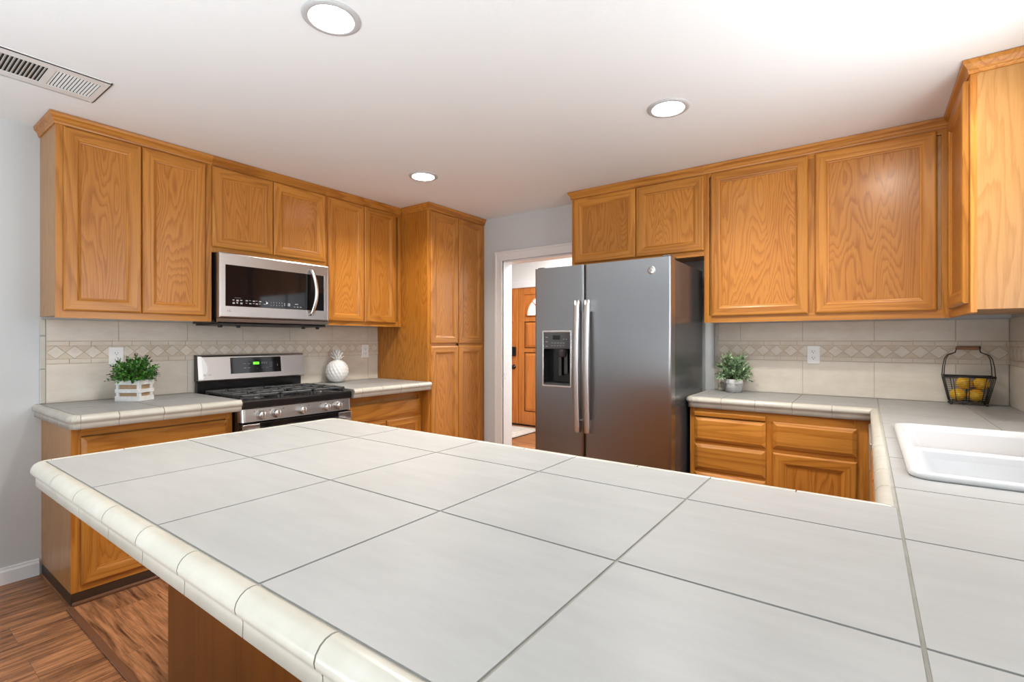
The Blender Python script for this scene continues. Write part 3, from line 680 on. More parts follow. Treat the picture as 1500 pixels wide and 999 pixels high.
# peninsula base with plain back and end panels
t = thing('peninsula_cabinet', (-0.9, 0.95, 0), 'oak peninsula base with a plain brown back panel, under the big tiled counter', 'cabinet')
q = MB(); q.box(-1.865, XR - 0.02, 0.655, 1.24, 0.05, 0.849, VENEER); q.build('carcass', t)
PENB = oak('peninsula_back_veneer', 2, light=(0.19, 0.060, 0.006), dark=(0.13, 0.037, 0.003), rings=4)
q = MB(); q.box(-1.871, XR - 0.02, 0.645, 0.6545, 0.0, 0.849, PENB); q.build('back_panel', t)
q = MB(); q.box(-1.871, -1.8655, 0.6548, 1.26, 0.0, 0.849, VENEER); q.build('end_panel', t)
q = MB(); face_frame(q, ('y', 1.262, 1), 0, 0, 0, 0, [('v', -1.865, -1.82, 0.10, 0.849), ('h', -1.82, 0.0, 0.80, 0.849), ('h', -1.82, 0.0, 0.10, 0.14), ('v', -0.05, 0.0, 0.14, 0.80), ('v', -1.24, -1.19, 0.14, 0.80), ('v', -0.64, -0.59, 0.14, 0.80)]); q.build('face_frame', t)
for x0, x1 in ((-1.84, -1.23), (-1.20, -0.63), (-0.60, -0.03)): panel_door(t, ('y', 1.262, 1), x0, x1, 0.12, 0.82)

# ------------------------------------------------------------------ countertops
def tile_cells(mb, x0, x1, y0, y1, xj, yj, hole=None, g=0.0052, edges=(0, 0, 0, 0)):
    X = [x0] + [x for x in xj if x0 < x < x1] + [x1]; Y = [y0] + [y for y in yj if y0 < y < y1] + [y1]
    for a, b in zip(X, X[1:]):
        for c, d in zip(Y, Y[1:]):
            r = [(a + g / 2, b - g / 2, c + g / 2, d - g / 2)]
            if hole:
                hx0, hx1, hy0, hy1 = hole; out = []
                for p, q_, u, v in r:
                    if q_ <= hx0 or p >= hx1 or v <= hy0 or u >= hy1: out.append((p, q_, u, v)); continue
                    if u < hy0: out.append((p, q_, u, hy0))
                    if v > hy1: out.append((p, q_, hy1, v))
                    uu, vv = max(u, hy0), min(v, hy1)
                    if p < hx0: out.append((p, hx0, uu, vv))
                    if q_ > hx1: out.append((hx1, q_, uu, vv))
                r = out
            for p, q_, u, v in r: mb.box(p, q_, u, v, CT - 0.010, CT, TILE)
NW = 0.033
NOSEP = [(0, CT - 0.0015), (0.004, CT + 0.0005), (0.010, CT + 0.0012), (0.018, CT - 0.0005), (0.0255, CT - 0.0055), (0.0308, CT - 0.013), (NW, CT - 0.0215), (0.0315, CT - 0.029), (0.026, CT - 0.0345), (0.0225, CT - 0.039), (0.0215, CT - 0.044), (0.0225, CT - 0.0645), (0.0, CT - 0.0645)]
COREP = [(0.0, CT - 0.004), (0.014, CT - 0.003), (0.029, CT - 0.014), (0.030, CT - 0.022), (0.0205, CT - 0.040), (0.0205, CT - 0.062), (0.0, CT - 0.062)]
def smooth_nose(o):
    for p in o.data.polygons: p.use_smooth = len(p.vertices) == 4
    return o
def rounded(path, corners, r=0.014, n=4):
    """replace the listed right-angled corners of a path by short arcs"""
    out = []
    for i, p in enumerate(path):
        if i not in corners: out.append(p); continue
        p = Vector(p); a = (p - Vector(path[i - 1])).normalized(); b = (Vector(path[i + 1]) - p).normalized(); c = p - a * r + b * r
        for k in range(n + 1):
            w_ = math.pi / 2 * k / n; q_ = c - b * (r * math.cos(w_)) + a * (r * math.sin(w_)); out.append((q_.x, q_.y))
    return out
def spread(path, cuts, rpath, r=0.014):
    """re-index cut lists for a path with rounded corners"""
    out = []; k = 0
    for a, b in zip(rpath, rpath[1:]):
        if math.dist(a, b) < 0.02: out.append([]); continue
        shift = math.dist(path[k], a); out.append([c - shift for c in cuts[k]]); k += 1
    return out
def cutlist(path, abscissae):
    out = []
    for (a, b), cs in zip(zip(path, path[1:]), abscissae):
        ln = math.dist(a, b); ax = 0 if abs(a[0] - b[0]) > abs(a[1] - b[1]) else 1
        out.append(sorted(abs(c - a[ax]) for c in cs if min(a[ax], b[ax]) + 0.02 < c < max(a[ax], b[ax]) - 0.02))
    return out
# the long counter: peninsula, sink run and the length by the refrigerator
t = thing('tiled_countertop', (-0.3, 1.3, 0.85), 'long white tiled countertop over the peninsula, sink run and refrigerator side', 'countertop')
PX, PY0, PY1, SX, BY, BX = -1.897, 0.350, 1.279, 0.048, 3.085, -0.872
SH = (0.115, 0.545, 1.60, 2.46)       # opening for the sink
q = MB()
tile_cells(q, PX, SX + 0.004, PY0, PY1, [-1.467, -1.070, -0.696, -0.316], [0.714, 1.081])
tile_cells(q, SX + 0.004, XR - 0.001, PY0, YF - 0.0125, [0.42], [0.714, 1.087, 1.456, 1.82, 2.18, 2.545, 2.90, 3.26], SH)
tile_cells(q, BX, SX + 0.004, BY, YF - 0.0125, [-0.694, -0.329], [3.27])
q.build('tile_top', t)
q = MB(); zb, zg = CT - 0.062, CT - 0.0022
q.box(PX, SX, PY0, PY1, zb, zg, GROUT); q.box(BX, SX, BY, YF - 0.0125, zb, zg, GROUT)
hx0, hx1, hy0, hy1 = SH
q.box(SX, XR - 0.001, PY0, hy0, zb, zg, GROUT); q.box(SX, XR - 0.001, hy1, YF - 0.0125, zb, zg, GROUT); q.box(SX, hx0, hy0, hy1, zb, zg, GROUT); q.box(hx1, XR - 0.001, hy0, hy1, zb, zg, GROUT)
q.build('grout_bed', t)
CORN = (1, 2, 5); path = [(XR - 0.001, PY0), (PX, PY0), (PX, PY1), (SX, PY1), (SX, BY), (BX, BY), (BX, YF - 0.012)]
cuts = cutlist(path, [[0.42, 0.24, 0.055, -0.13, -0.316, -0.506, -0.694, -0.886, -1.07, -1.26, -1.467, -1.67], [0.535, 0.714, 0.90, 1.081], [-1.66, -1.467, -1.26, -1.07, -0.88, -0.696, -0.506, -0.316, -0.13], [1.456, 1.64, 1.82, 2.0, 2.18, 2.36, 2.545, 2.72, 2.90], [-0.694, -0.513, -0.329, -0.146], [3.27]])
rp = rounded(path, CORN); q = MB(); sweep(q, rp, NOSEP, NOSE, spread(path, cuts, rp), 0.003); smooth_nose(q.build('edge_trim', t))
q = MB(); sweep(q, rp, COREP, GROUT); q.build('trim_grout', t)
# counter with the boxwood, left of the stove
t = thing('tiled_countertop', (-3.25, 1.0, 0.85), 'small white tiled countertop left of the stove, under the boxwood plant', 'countertop')
q = MB(); tile_cells(q, XS + 0.0125, -2.935, 0.645, 1.372, [-3.26], [0.985]); q.build('tile_top', t)
q = MB(); q.box(XS + 0.0125, -2.935, 0.645, 1.371, zb, zg, GROUT); q.build('grout_bed', t)
CORN = (1,); path = [(-2.935, 1.372), (-2.935, 0.645), (XS + 0.001, 0.645)]
cuts = cutlist(path, [[1.158, 0.985, 0.80], [-3.11, -3.29, -3.46]])
rp = rounded(path, CORN); q = MB(); sweep(q, rp, NOSEP, NOSE, spread(path, cuts, rp), 0.003); smooth_nose(q.build('edge_trim', t))
q = MB(); sweep(q, rp, COREP, GROUT); q.build('trim_grout', t)
# counter with the pineapple, right of the stove
t = thing('tiled_countertop', (-3.25, 2.5, 0.85), 'small white tiled countertop right of the stove, under the white pineapple', 'countertop')
q = MB(); tile_cells(q, XS + 0.0125, -2.935, 2.132, Y3 - 0.002, [-3.26], [2.46, 2.82]); q.build('tile_top', t)
q = MB(); q.box(XS + 0.0125, -2.935, 2.133, Y3 - 0.003, zb, zg, GROUT); q.build('grout_bed', t)
CORN = (); path = [(-2.935, Y3 - 0.002), (-2.935, 2.132)]
cuts = cutlist(path, [[2.74, 2.56, 2.38, 2.20]])
rp = rounded(path, CORN); q = MB(); sweep(q, rp, NOSEP, NOSE, spread(path, cuts, rp), 0.003); smooth_nose(q.build('edge_trim', t))
q = MB(); sweep(q, rp, COREP, GROUT); q.build('trim_grout', t)

# ------------------------------------------------------------------ refrigerator
FX0, FX1, FXM, FY, FT = -1.836, -0.905, -1.458, 2.80, 1.742
t = thing('refrigerator', ((FX0 + FX1) / 2, 3.2, 0), 'dark stainless side by side refrigerator with water dispenser', 'refrigerator')
q = MB(); q.box(FX0 + 0.004, FX1 - 0.004, FY + 0.078, 3.48, 0.03, FT - 0.012, FSIDE, 0.004); q.build('cabinet_body', t)
q = MB(); q.box(FX0 + 0.01, FX1 - 0.01, FY + 0.03, FY + 0.0775, 0.02, 0.105, GREYP, 0.004)
for i in range(14): q.box(FX0 + 0.03, FX1 - 0.03, FY + 0.027, FY + 0.03, 0.032 + i * 0.005, 0.034 + i * 0.005, BLACKP)
q.build('kick_grille', t)
def rounded_door(x0, x1, z0, z1, hole=None):
    """door slab with softly rounded upright edges; hole = rectangle kept open for the dispenser"""
    t_ = MB(); r = 0.014; y1 = FY + 0.072
    def outline(xa, xb, ra, rb):
        o = [(xa, y1)]
        for i in range(5):
            a = math.pi / 2 * i / 4
            o.append((xa + ra * (1 - math.cos(a)) if ra else xa, FY + (ra * (1 - math.sin(a)) if ra else 0)))
            if not ra: break
        for i in range(5):
            a = math.pi / 2 * i / 4
            if not rb: o.append((xb, FY)); break
            o.append((xb - rb * (1 - math.sin(a)), FY + rb * (1 - math.cos(a))))
        o.append((xb, y1)); return o
    def prism(o, za, zb_):
        A = [t_.bm.verts.new((x, y, za)) for x, y in o]; B = [t_.bm.verts.new((x, y, zb_)) for x, y in o]; n = len(o)
        for i in range(n): t_.face([A[i], A[(i + 1) % n], B[(i + 1) % n], B[i]], SLATE, False)
        t_.face(A[::-1], SLATE); t_.face(B, SLATE)
    if not hole: prism(outline(x0, x1, r, r), z0, z1)
    else:
        hx0, hx1, hz0, hz1 = hole
        prism(outline(x0, x1, r, r), z0, hz0); prism(outline(x0, x1, r, r), hz1, z1)
        prism(outline(x0, hx0, r, 0), hz0, hz1); prism(outline(hx1, x1, 0, r), hz0, hz1)
    return t_
HOLE = (-1.765, -1.556, 0.957, 1.312)
ld = rounded_door(FX0, FXM - 0.004, 0.11, FT, HOLE).build('freezer_door', t)
rd = rounded_door(FXM + 0.004, FX1, 0.11, FT - 0.002).build('fresh_food_door', t)
q = MB(); q.box(FXM - 0.0038, FXM + 0.0038, FY + 0.02, FY + 0.078, 0.11, FT - 0.004, BLACKP); q.build('door_gasket', t)
for x in (FX0 + 0.035, FX1 - 0.035):
    q = MB(); q.box(x - 0.022, x + 0.022, FY + 0.02, FY + 0.15, FT - 0.0005 if False else FT + 0.0002, FT + 0.010, GREYP, 0.003); q.build('hinge_cover', t)
# dispenser in the freezer door
dp = MB(); hx0, hx1, hz0, hz1 = HOLE
for a, b, c, d in ((hx0 - 0.008, hx0 + 0.004, hz0 - 0.008, hz1 + 0.008), (hx1 - 0.004, hx1 + 0.008, hz0 - 0.008, hz1 + 0.008), (hx0, hx1, hz1 - 0.003, hz1 + 0.010), (hx0, hx1, hz0 - 0.010, hz0 + 0.003)):
    dp.box(a, b, FY - 0.006, FY + 0.012, c, d, CHROME, 0.003)
disp = dp.build('dispenser', t)
q = MB(); q.box(hx0 + 0.004, hx1 - 0.004, FY - 0.005, FY + 0.02, 1.200, hz1 - 0.003, GREYP, 0.004); pn = q.build('control_panel', disp)
q = MB(); q.box(-1.69, -1.632, FY - 0.0058, FY - 0.005, 1.262, 1.290, BLACKG)
q.build('display', disp)
q = MB()
for i in range(3): q.box(-1.745 + i * 0.001, -1.728, FY - 0.0057, FY - 0.005, 1.275 - i * 0.03, 1.279 - i * 0.03, MARKG)
for i in range(5): q.box(-1.70 + i * 0.022, -1.686 + i * 0.022, FY - 0.0057, FY - 0.005, 1.238, 1.241, MARKG); q.box(-1.70 + i * 0.022, -1.690 + i * 0.022, FY - 0.0057, FY - 0.005, 1.220, 1.223, MARKG)
for x in (-1.61, -1.59): q.box(x, x + 0.009, FY - 0.0057, FY - 0.005, 1.262, 1.266, MARKG)
q.build('button_marks', disp)
q = MB(); yb = FY + 0.068            # recess liner
q.box(hx0 + 0.004, hx1 - 0.004, yb - 0.004, yb, hz0 + 0.003, 1.20, BLACKE); q.box(hx0 + 0.0005, hx0 + 0.004, FY + 0.002, yb, hz0 + 0.003, 1.20, BLACKE); q.box(hx1 - 0.004, hx1 - 0.0005, FY + 0.002, yb, hz0 + 0.003, 1.20, BLACKE)
q.box(hx0 + 0.004, hx1 - 0.004, FY + 0.004, yb - 0.004, hz0 + 0.003, hz0 + 0.016, GREYP)
for i in range(9): q.box(hx0 + 0.02 + i * 0.0195, hx0 + 0.032 + i * 0.0195, FY + 0.012, yb - 0.012, hz0 + 0.016, hz0 + 0.018, BLACKP)
q.build('recess', disp)
q = MB(); q.lathe([(0.020, 0.0), (0.030, 0.012), (0.034, 0.045), (0.034, 0.055)], (-1.635, FY + 0.036, 1.145), GREYP, 20)
q.box(-1.672, -1.650, FY + 0.040, FY + 0.052, 1.02, 1.17, GREYP, 0.004); q.box(-1.626, -1.600, FY + 0.034, FY + 0.048, 1.035, 1.17, GREYP, 0.004); q.build('spout_and_paddle', disp)
# bowed handles
def fridge_handle(x0, x1, door, lean):
    q = MB(); n = 22; z0, z1 = 0.672, 1.512; hw = (x1 - x0) / 2; xc = (x0 + x1) / 2
    rings = []
    for i in range(n + 1):
        s = i / n; z = z0 + (z1 - z0) * s; bow = math.sin(math.pi * s)
        yo = FY - 0.040 - 0.020 * bow; x = xc
        sec = [(-hw, 0.018), (-hw, 0.004), (-hw * 0.6, -0.002), (hw * 0.6, -0.002), (hw, 0.004), (hw, 0.018)]
        rings.append([q.bm.verts.new((x + a, yo + b, z)) for a, b in sec])
    for a, b in zip(rings, rings[1:]):
        for i in range(6): q.face([a[i], a[(i + 1) % 6], b[(i + 1) % 6], b[i]], SLATE_V, True)
    q.face(rings[0][::-1], SLATE_V); q.face(rings[-1], SLATE_V)
    for zz in (z0 + 0.0, z1 - 0.075):
        q.box(xc - hw * 0.9, xc + hw * 0.9, FY - 0.030, FY - 0.0003, zz, zz + 0.075, SLATE_V, 0.003)
    return q.build('door_handle', door)
fridge_handle(-1.512, -1.474, ld, -1); fridge_handle(-1.440, -1.402, rd, 1)
# round maker's badge with a script monogram
q = MB(); bx, bz = -1.020, 1.668
q.lathe([(0.0, -0.004), (0.0225, -0.004), (0.0235, -0.003), (0.0235, -0.0002)], (bx, FY, bz), CHROME, 36, 'y'); bd = q.build('badge', rd)
q = MB()
q.tube([(bx + 0.0195 * math.cos(a * math.pi / 16), FY - 0.0045, bz + 0.0195 * math.sin(a * math.pi / 16)) for a in range(32)], 0.0008, GREYP, 6, True)
g_ = [(-0.003, 0.009), (-0.008, 0.011), (-0.012, 0.006), (-0.010, 0.001), (-0.005, 0.001), (-0.003, 0.006), (-0.002, -0.002), (-0.003, -0.009), (-0.008, -0.011), (-0.011, -0.007)]
e_ = [(0.011, 0.007), (0.007, 0.011), (0.003, 0.008), (0.004, 0.003), (0.008, 0.001), (0.003, -0.001), (0.002, -0.007), (0.007, -0.011), (0.012, -0.007)]
for c in (g_, e_): q.tube([(bx + a, FY - 0.0045, bz + b) for a, b in c], 0.0010, GREYP, 6)
q.build('monogram', bd)

# ------------------------------------------------------------------ microwave
MX, MY0, MY1 = -3.215, 1.378, 2.134
t = thing('microwave_oven', (-3.4, (MY0 + MY1) / 2, 1.36), 'stainless over the range microwave with black glass and curved handle', 'microwave')
q = MB(); q.box(XS + 0.01, MX - 0.032, MY0, MY1, 1.365, 1.8045, BLACKE, 0.003); q.build('housing', t)
FM = ('x', MX, 1)
GY0, GY1, GZ0, GZ1 = 1.415, 2.098, 1.470, 1.729
q = MB()
loops(q, FM, MY0, MY1, 1.397, 1.803, [(0, -0.0315), (0, -0.008), (0.003, -0.002), (0.010, 0.0)], STEEL_Y, STEEL_Y)
ring = [(MY0 + 0.010, 1.407), (MY1 - 0.010, 1.407), (MY1 - 0.010, 1.793), (MY0 + 0.010, 1.793)]; inn = [(GY0, GZ0), (GY1, GZ0), (GY1, GZ1), (GY0, GZ1)]; dep = [(GY0 + 0.002, GZ0 + 0.002), (GY1 - 0.002, GZ0 + 0.002), (GY1 - 0.002, GZ1 - 0.002), (GY0 + 0.002, GZ1 - 0.002)]
for i in range(4):
    j = (i + 1) % 4
    q.face([P(FM, *ring[i]), P(FM, *ring[j]), P(FM, *inn[j]), P(FM, *inn[i])], STEEL_Y); q.face([P(FM, *inn[i]), P(FM, *inn[j]), P(FM, *dep[j], -0.002), P(FM, *dep[i], -0.002)], CHROME)
bmesh.ops.remove_doubles(q.bm, verts=q.bm.verts[:], dist=1e-5)
md = q.build('door', t)
q = MB(); q.box(MX - 0.006, MX - 0.0015, GY0 + 0.001, GY1 - 0.001, GZ0 + 0.001, GZ1 - 0.001, BLACKG); gl = q.build('window_glass', md)
q = MB(); mx0, mx1 = MX - 0.0014, MX - 0.0009
def dash(y, z, wy, wz, m=MARK): q.box(mx0, mx1, y, y + wy, z, z + wz, m)
for c, y in enumerate((1.458, 1.481, 1.505, 1.538, 1.560, 1.583, 1.602, 1.623)):
    for r_, z in enumerate((1.511, 1.494)):
        for k in range(1 + (c + r_) % 2 + (c < 3)): dash(y, z - 0.0035 * k, 0.011 + 0.003 * ((c * 3 + r_) % 2), 0.0020)
dash(1.47, 1.524, 0.04, 0.0012, MARKG)
for y in (1.795, 1.820):
    for z in (1.498, 1.505, 1.512): 
        for k in range(3 if y > 1.8 else 1): dash(y + 0.006 * k, z - 0.006, 0.004, 0.004)
for y in (1.862, 1.885, 1.908): dash(y, 1.487, 0.012, 0.0025)
dash(1.872, 1.506, 0.022, 0.003); dash(1.652, 1.494, 0.02, 0.002); dash(1.668, 1.511, 0.006, 0.003)
q.build('key_legends', md)
rot = Matrix(((0, 0, 1, 0), (1, 0, 0, 0), (0, 1, 0, 0), (0, 0, 0, 1)))
for r_, s_ in enumerate(('12345', '67890')):
    for c, ch in enumerate(s_):
        text_mesh(ch, 0.010, Matrix.Translation((MX - 0.0012, 1.703 + c * 0.019, 1.509 - r_ * 0.018)) @ rot, MARK, 'keypad_digit', md, 0.0003)
q = MB(); q.lathe([(0, 0.0), (0.0045, 0.0), (0.0045, 0.0006), (0, 0.0006)], (MX - 0.0014, 1.676, 1.503), LEDW, 14, 'x'); q.build('status_light', md)
text_mesh('LG', 0.017, Matrix.Translation((MX + 0.0004, 1.437, 1.441)) @ rot, GREYP, 'maker_mark', md)
q = MB(); n = 18; rings = []
for i in range(n + 1):
    s = i / n; z = 1.432 + (1.768 - 1.432) * s; bow = math.sin(math.pi * s)
    y = 1.986 + 0.020 * bow; x = MX + 0.012 + 0.036 * bow ** 0.8
    rings.append([q.bm.verts.new((x + a, y + b, z)) for a, b in ((-0.004, -0.014), (0.006, -0.012), (0.009, 0.0), (0.006, 0.012), (-0.004, 0.014))])
for a, b in zip(rings, rings[1:]):
    for i in range(5): q.face([a[i], a[(i + 1) % 5], b[(i + 1) % 5], b[i]], CHROME, True)
q.face(rings[0][::-1], CHROME); q.face(rings[-1], CHROME)
for z in (1.436, 1.752): q.box(MX + 0.0002, MX + 0.013, 1.974, 2.000, z, z + 0.014, CHROME, 0.002)
q.build('door_handle', md)
q = MB(); q.hexa([(MX - 0.05, MY0, 1.366), (MX - 0.006, MY0, 1.372), (MX - 0.006, MY1, 1.372), (MX - 0.05, MY1, 1.366), (MX - 0.05, MY0, 1.393), (MX - 0.002, MY0, 1.394), (MX - 0.002, MY1, 1.394), (MX - 0.05, MY1, 1.393)], STEEL_Y); q.build('lower_vent_lip', t)
q = MB(); q.box(XS + 0.03, MX - 0.02, MY0 + 0.01, MY1 - 0.01, 1.353, 1.3645, BLACKP, 0.003)
for y in (1.41, 1.52, 1.97, 2.08): q.lathe([(0.0, -0.016), (0.012, -0.016), (0.014, -0.004), (0.014, 0.0)], (MX - 0.06, y, 1.354), BLACKP, 14)
q.build('underside_grille', t)

# ------------------------------------------------------------------ gas range
RX, RY0, RY1 = -2.930, 1.379, 2.127
t = thing('gas_range', (-3.25, (RY0 + RY1) / 2, 0), 'stainless gas range with black cooktop under the microwave', 'stove')
q = MB(); q.box(XS + 0.015, RX - 0.045, RY0 + 0.002, RY1 - 0.002, 0.02, 0.882, BLACKE, 0.003); q.build('body', t)
# cooktop: shallow black tray with a rolled front lip
q = MB(); q.box(XS + 0.09, RX - 0.012, RY0, RY1, 0.883, 0.898, BLACKE, 0.005, 3); q.box(RX - 0.05, RX + 0.004, RY0, RY1, 0.852, 0.904, BLACKE, 0.012, 4)
q.box(XS + 0.09, RX - 0.05, RY0, RY0 + 0.014, 0.896, 0.906, BLACKE, 0.004); q.box(XS + 0.09, RX - 0.05, RY1 - 0.014, RY1, 0.896, 0.906, BLACKE, 0.004)
cook = q.build('cooktop', t)
yc = (RY0 + RY1) / 2
for (x, y, r) in ((-3.36, 1.52, 0.036), (-3.10, 1.52, 0.046), (-3.23, yc, 0.042), (-3.36, 1.985, 0.046), (-3.10, 1.985, 0.038)):
    q = MB(); q.lathe([(r * 1.5, 0.0), (r * 1.45, 0.004), (r, 0.006), (r, 0.014), (r * 0.97, 0.015)], (x, y, 0.898), GREYP, 24); q.lathe([(r * 0.92, 0.0), (r * 0.95, 0.006), (r * 0.8, 0.010), (0, 0.011)], (x, y, 0.9132), IRON, 24); q.build('burner', cook)
def grate(y0, y1):
    q = MB(); x0, x1, z = -3.455, -2.985, 0.924; b = 0.0075
    def bar(xa, xb, ya, yb, zt=z + 0.011): q.box(xa, xb, ya, yb, zt - 0.015, zt, IRON, 0.003, 1)
    bar(x0, x1, y0, y0 + 2 * b, z + 0.008); bar(x0, x1, y1 - 2 * b, y1, z + 0.008); bar(x0, x0 + 2 * b, y0, y1, z + 0.008); bar(x1 - 2 * b, x1, y0, y1, z + 0.008)
    xm = (x0 + x1) / 2; bar(xm - b, xm + b, y0, y1)
    for xc_ in (-3.36, -3.10):
        for s in (-1, 1): bar(xc_ + s * 0.03 - 0.0 if False else xc_ - b * 0.8, xc_ + b * 0.8, (y0 + y1) / 2 + s * 0.028, y1 if s > 0 else y0) if s > 0 else bar(xc_ - b * 0.8, xc_ + b * 0.8, y0, (y0 + y1) / 2 - 0.028)
    ym = (y0 + y1) / 2
    for xa, xb in ((x0, -3.388), (-3.332, xm), (xm, -3.128), (-3.072, x1)): bar(xa, xb, ym - b * 0.8, ym + b * 0.8)
    for xx in (x0 + 0.008, xm, x1 - 0.008):
        for yy in (y0 + 0.008, y1 - 0.008): q.box(xx - 0.007, xx + 0.007, yy - 0.007, yy + 0.007, 0.8985, z, IRON)
    return q.build('grate', cook)
grate(RY0 + 0.018, RY0 + 0.258); grate(RY0 + 0.264, RY1 - 0.264); grate(RY1 - 0.258, RY1 - 0.018)
# control panel with rounded ends and five knobs
q = MB(); n = 6; sec = []
for i in range(n + 1):
    a = math.pi / 2 * i / n; sec.append((RX - 0.030 + 0.030 * math.sin(a), RY0 + 0.016 * (1 - math.cos(a)) if False else RY0 + 0.030 * (1 - math.sin(a)) * 0.5))
pts = [(RX - 0.05, RY0)] + [(RX - 0.028 * (1 - math.sin(math.pi / 2 * i / n)), RY0 + 0.022 * (1 - math.cos(math.pi / 2 * i / n))) for i in range(n + 1)]
pts += [(x, RY0 + RY1 - y) for x, y in reversed(pts)]
A = [q.bm.verts.new((x, y, 0.776)) for x, y in pts]; B = [q.bm.verts.new((x - 0.006, y, 0.8515)) for x, y in pts]
for i in range(len(pts)):
    j = (i + 1) % len(pts); q.face([A[i], A[j], B[j], B[i]], STEEL_Y, False)
q.face(A[::-1], STEEL_Y); q.face(B, STEEL_Y); q.build('knob_panel', t)
for y in (1.490, 1.583, 1.752, 1.925, 2.014):
    q = MB(); c = (RX - 0.002, y, 0.813)
    q.lathe([(0.0265, -0.004), (0.0285, 0.004), (0.0265, 0.009), (0.023, 0.012), (0.0215, 0.026), (0.020, 0.030), (0.0, 0.031)], c, KNOBM, 28, 'x')
    q.box(c[0] + 0.026, c[0] + 0.040, y - 0.006, y + 0.006, c[2] - 0.0205, c[2] + 0.0205, CHROME, 0.003); q.build('knob', t)
q = MB()
for y in (1.45, 1.545, 1.63, 1.80, 1.885, 1.975, 2.06): q.box(RX - 0.0055, RX - 0.0030, y, y + 0.006, 0.833, 0.838, GREYP)
q.build('burner_marks', t)
# oven door, drawer
q = MB(); q.box(RX - 0.044, RX - 0.006, RY0 + 0.002, RY1 - 0.002, 0.235, 0.766, BLACKE, 0.005); dr = q.build('oven_door', t)
q = MB(); q.box(RX - 0.0055, RX + 0.002, RY0 + 0.004, RY0 + 0.105, 0.24, 0.762, STEEL_Y, 0.003); q.box(RX - 0.0055, RX + 0.002, RY1 - 0.105, RY1 - 0.004, 0.24, 0.762, STEEL_Y, 0.003); q.box(RX - 0.0055, RX + 0.002, RY0 + 0.1055, RY1 - 0.1055, 0.24, 0.33, STEEL_Y, 0.003); q.build('door_frame', dr)
q = MB(); q.box(RX - 0.0055, RX - 0.001, RY0 + 0.1058, RY1 - 0.1058, 0.332, 0.762, BLACKG); q.build('oven_window', dr)
q = MB(); q.tube([(RX + 0.045, RY0 + 0.05, 0.715), (RX + 0.052, yc, 0.715), (RX + 0.045, RY1 - 0.05, 0.715)], 0.013, CHROME, 14); q.box(RX + 0.0022, RX + 0.042, RY0 + 0.05, RY0 + 0.075, 0.703, 0.727, CHROME, 0.003); q.box(RX + 0.0022, RX + 0.042, RY1 - 0.075, RY1 - 0.05, 0.703, 0.727, CHROME, 0.003); q.build('door_handle', dr)
q = MB(); q.box(RX - 0.044, RX - 0.002, RY0 + 0.002, RY1 - 0.002, 0.055, 0.230, STEEL_Y, 0.004); q.build('storage_drawer', t)
# backguard
BGX = -3.530
q = MB(); q.box(XS + 0.013, BGX - 0.022, RY0 + 0.010, RY1 - 0.010, 0.88, 0.985, BLACKE, 0.004); q.build('backguard_riser', t)
q = MB(); pr_ = [(XS + 0.013, 0.985), (BGX + 0.004, 0.985), (BGX + 0.008, 0.993), (BGX + 0.004, 1.02), (BGX - 0.010, 1.145), (BGX - 0.016, 1.156), (BGX - 0.026, 1.160), (XS + 0.013, 1.160)]
A = [q.bm.verts.new((x, RY0 + 0.006, z)) for x, z in pr_]; B = [q.bm.verts.new((x, RY1, z)) for x, z in pr_]
for i in range(8): q.face([A[i], A[(i + 1) % 8], B[(i + 1) % 8], B[i]], STEEL_Y)
q.face(A[::-1], BLACKE); q.face(B, STEEL_Y); bgd = q.build('backguard', t)
def bgx(z): return BGX + 0.004 - 0.014 * (z - 1.02) / 0.125
q = MB(); arc = []  # pale crescent insert: the highlight of the curved left end, built as shape and colour
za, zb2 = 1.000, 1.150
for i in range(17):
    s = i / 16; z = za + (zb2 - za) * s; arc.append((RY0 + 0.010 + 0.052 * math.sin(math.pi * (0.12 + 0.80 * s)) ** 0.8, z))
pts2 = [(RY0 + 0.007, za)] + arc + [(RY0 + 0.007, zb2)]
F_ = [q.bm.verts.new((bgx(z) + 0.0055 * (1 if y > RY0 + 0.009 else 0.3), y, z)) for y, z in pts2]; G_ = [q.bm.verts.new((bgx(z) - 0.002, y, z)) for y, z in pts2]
q.face(F_, HIGHLM)
for i in range(len(pts2)): q.face([F_[i], F_[(i + 1) % len(pts2)], G_[(i + 1) % len(pts2)], G_[i]], HIGHLM)
q.build('highlight_crescent', bgd)
tilt = math.atan2(0.014, 0.125)
rot2 = Matrix.Rotation(-tilt, 4, 'Y') @ rot
q = MB(); q.lathe([(0.0065, 0.0), (0.0065, 0.001), (0.0048, 0.001), (0.0048, 0.0)], (bgx(1.027) + 0.0058, RY0 + 0.043, 1.027), GREYP, 18, 'x', caps=False); q.build('maker_emblem', bgd)
text_mesh('LG', 0.013, Matrix.Translation((bgx(1.027) + 0.0008, RY0 + 0.077, 1.027)) @ rot2, GREYP, 'maker_mark', bgd)
q = MB(); y0, y1, z0, z1 = 1.588, 1.944, 1.027, 1.138
q.hexa([(bgx(z0) - 0.004, y0, z0), (bgx(z0) + 0.0015, y0, z0), (bgx(z0) + 0.0015, y1, z0), (bgx(z0) - 0.004, y1, z0), (bgx(z1) - 0.004, y0, z1), (bgx(z1) + 0.0015, y0, z1), (bgx(z1) + 0.0015, y1, z1), (bgx(z1) - 0.004, y1, z1)], BLACKG); cp = q.build('control_glass', bgd)
q = MB(); q.hexa([(bgx(1.086) + 0.001, 1.742, 1.086), (bgx(1.086) + 0.0025, 1.742, 1.086), (bgx(1.086) + 0.0025, 1.782, 1.086), (bgx(1.086) + 0.001, 1.782, 1.086), (bgx(1.103) + 0.001, 1.742, 1.103), (bgx(1.103) + 0.0025, 1.742, 1.103), (bgx(1.103) + 0.0025, 1.782, 1.103), (bgx(1.103) + 0.001, 1.782, 1.103)], LEDG); q.build('clock_display', bgd)
q = MB()
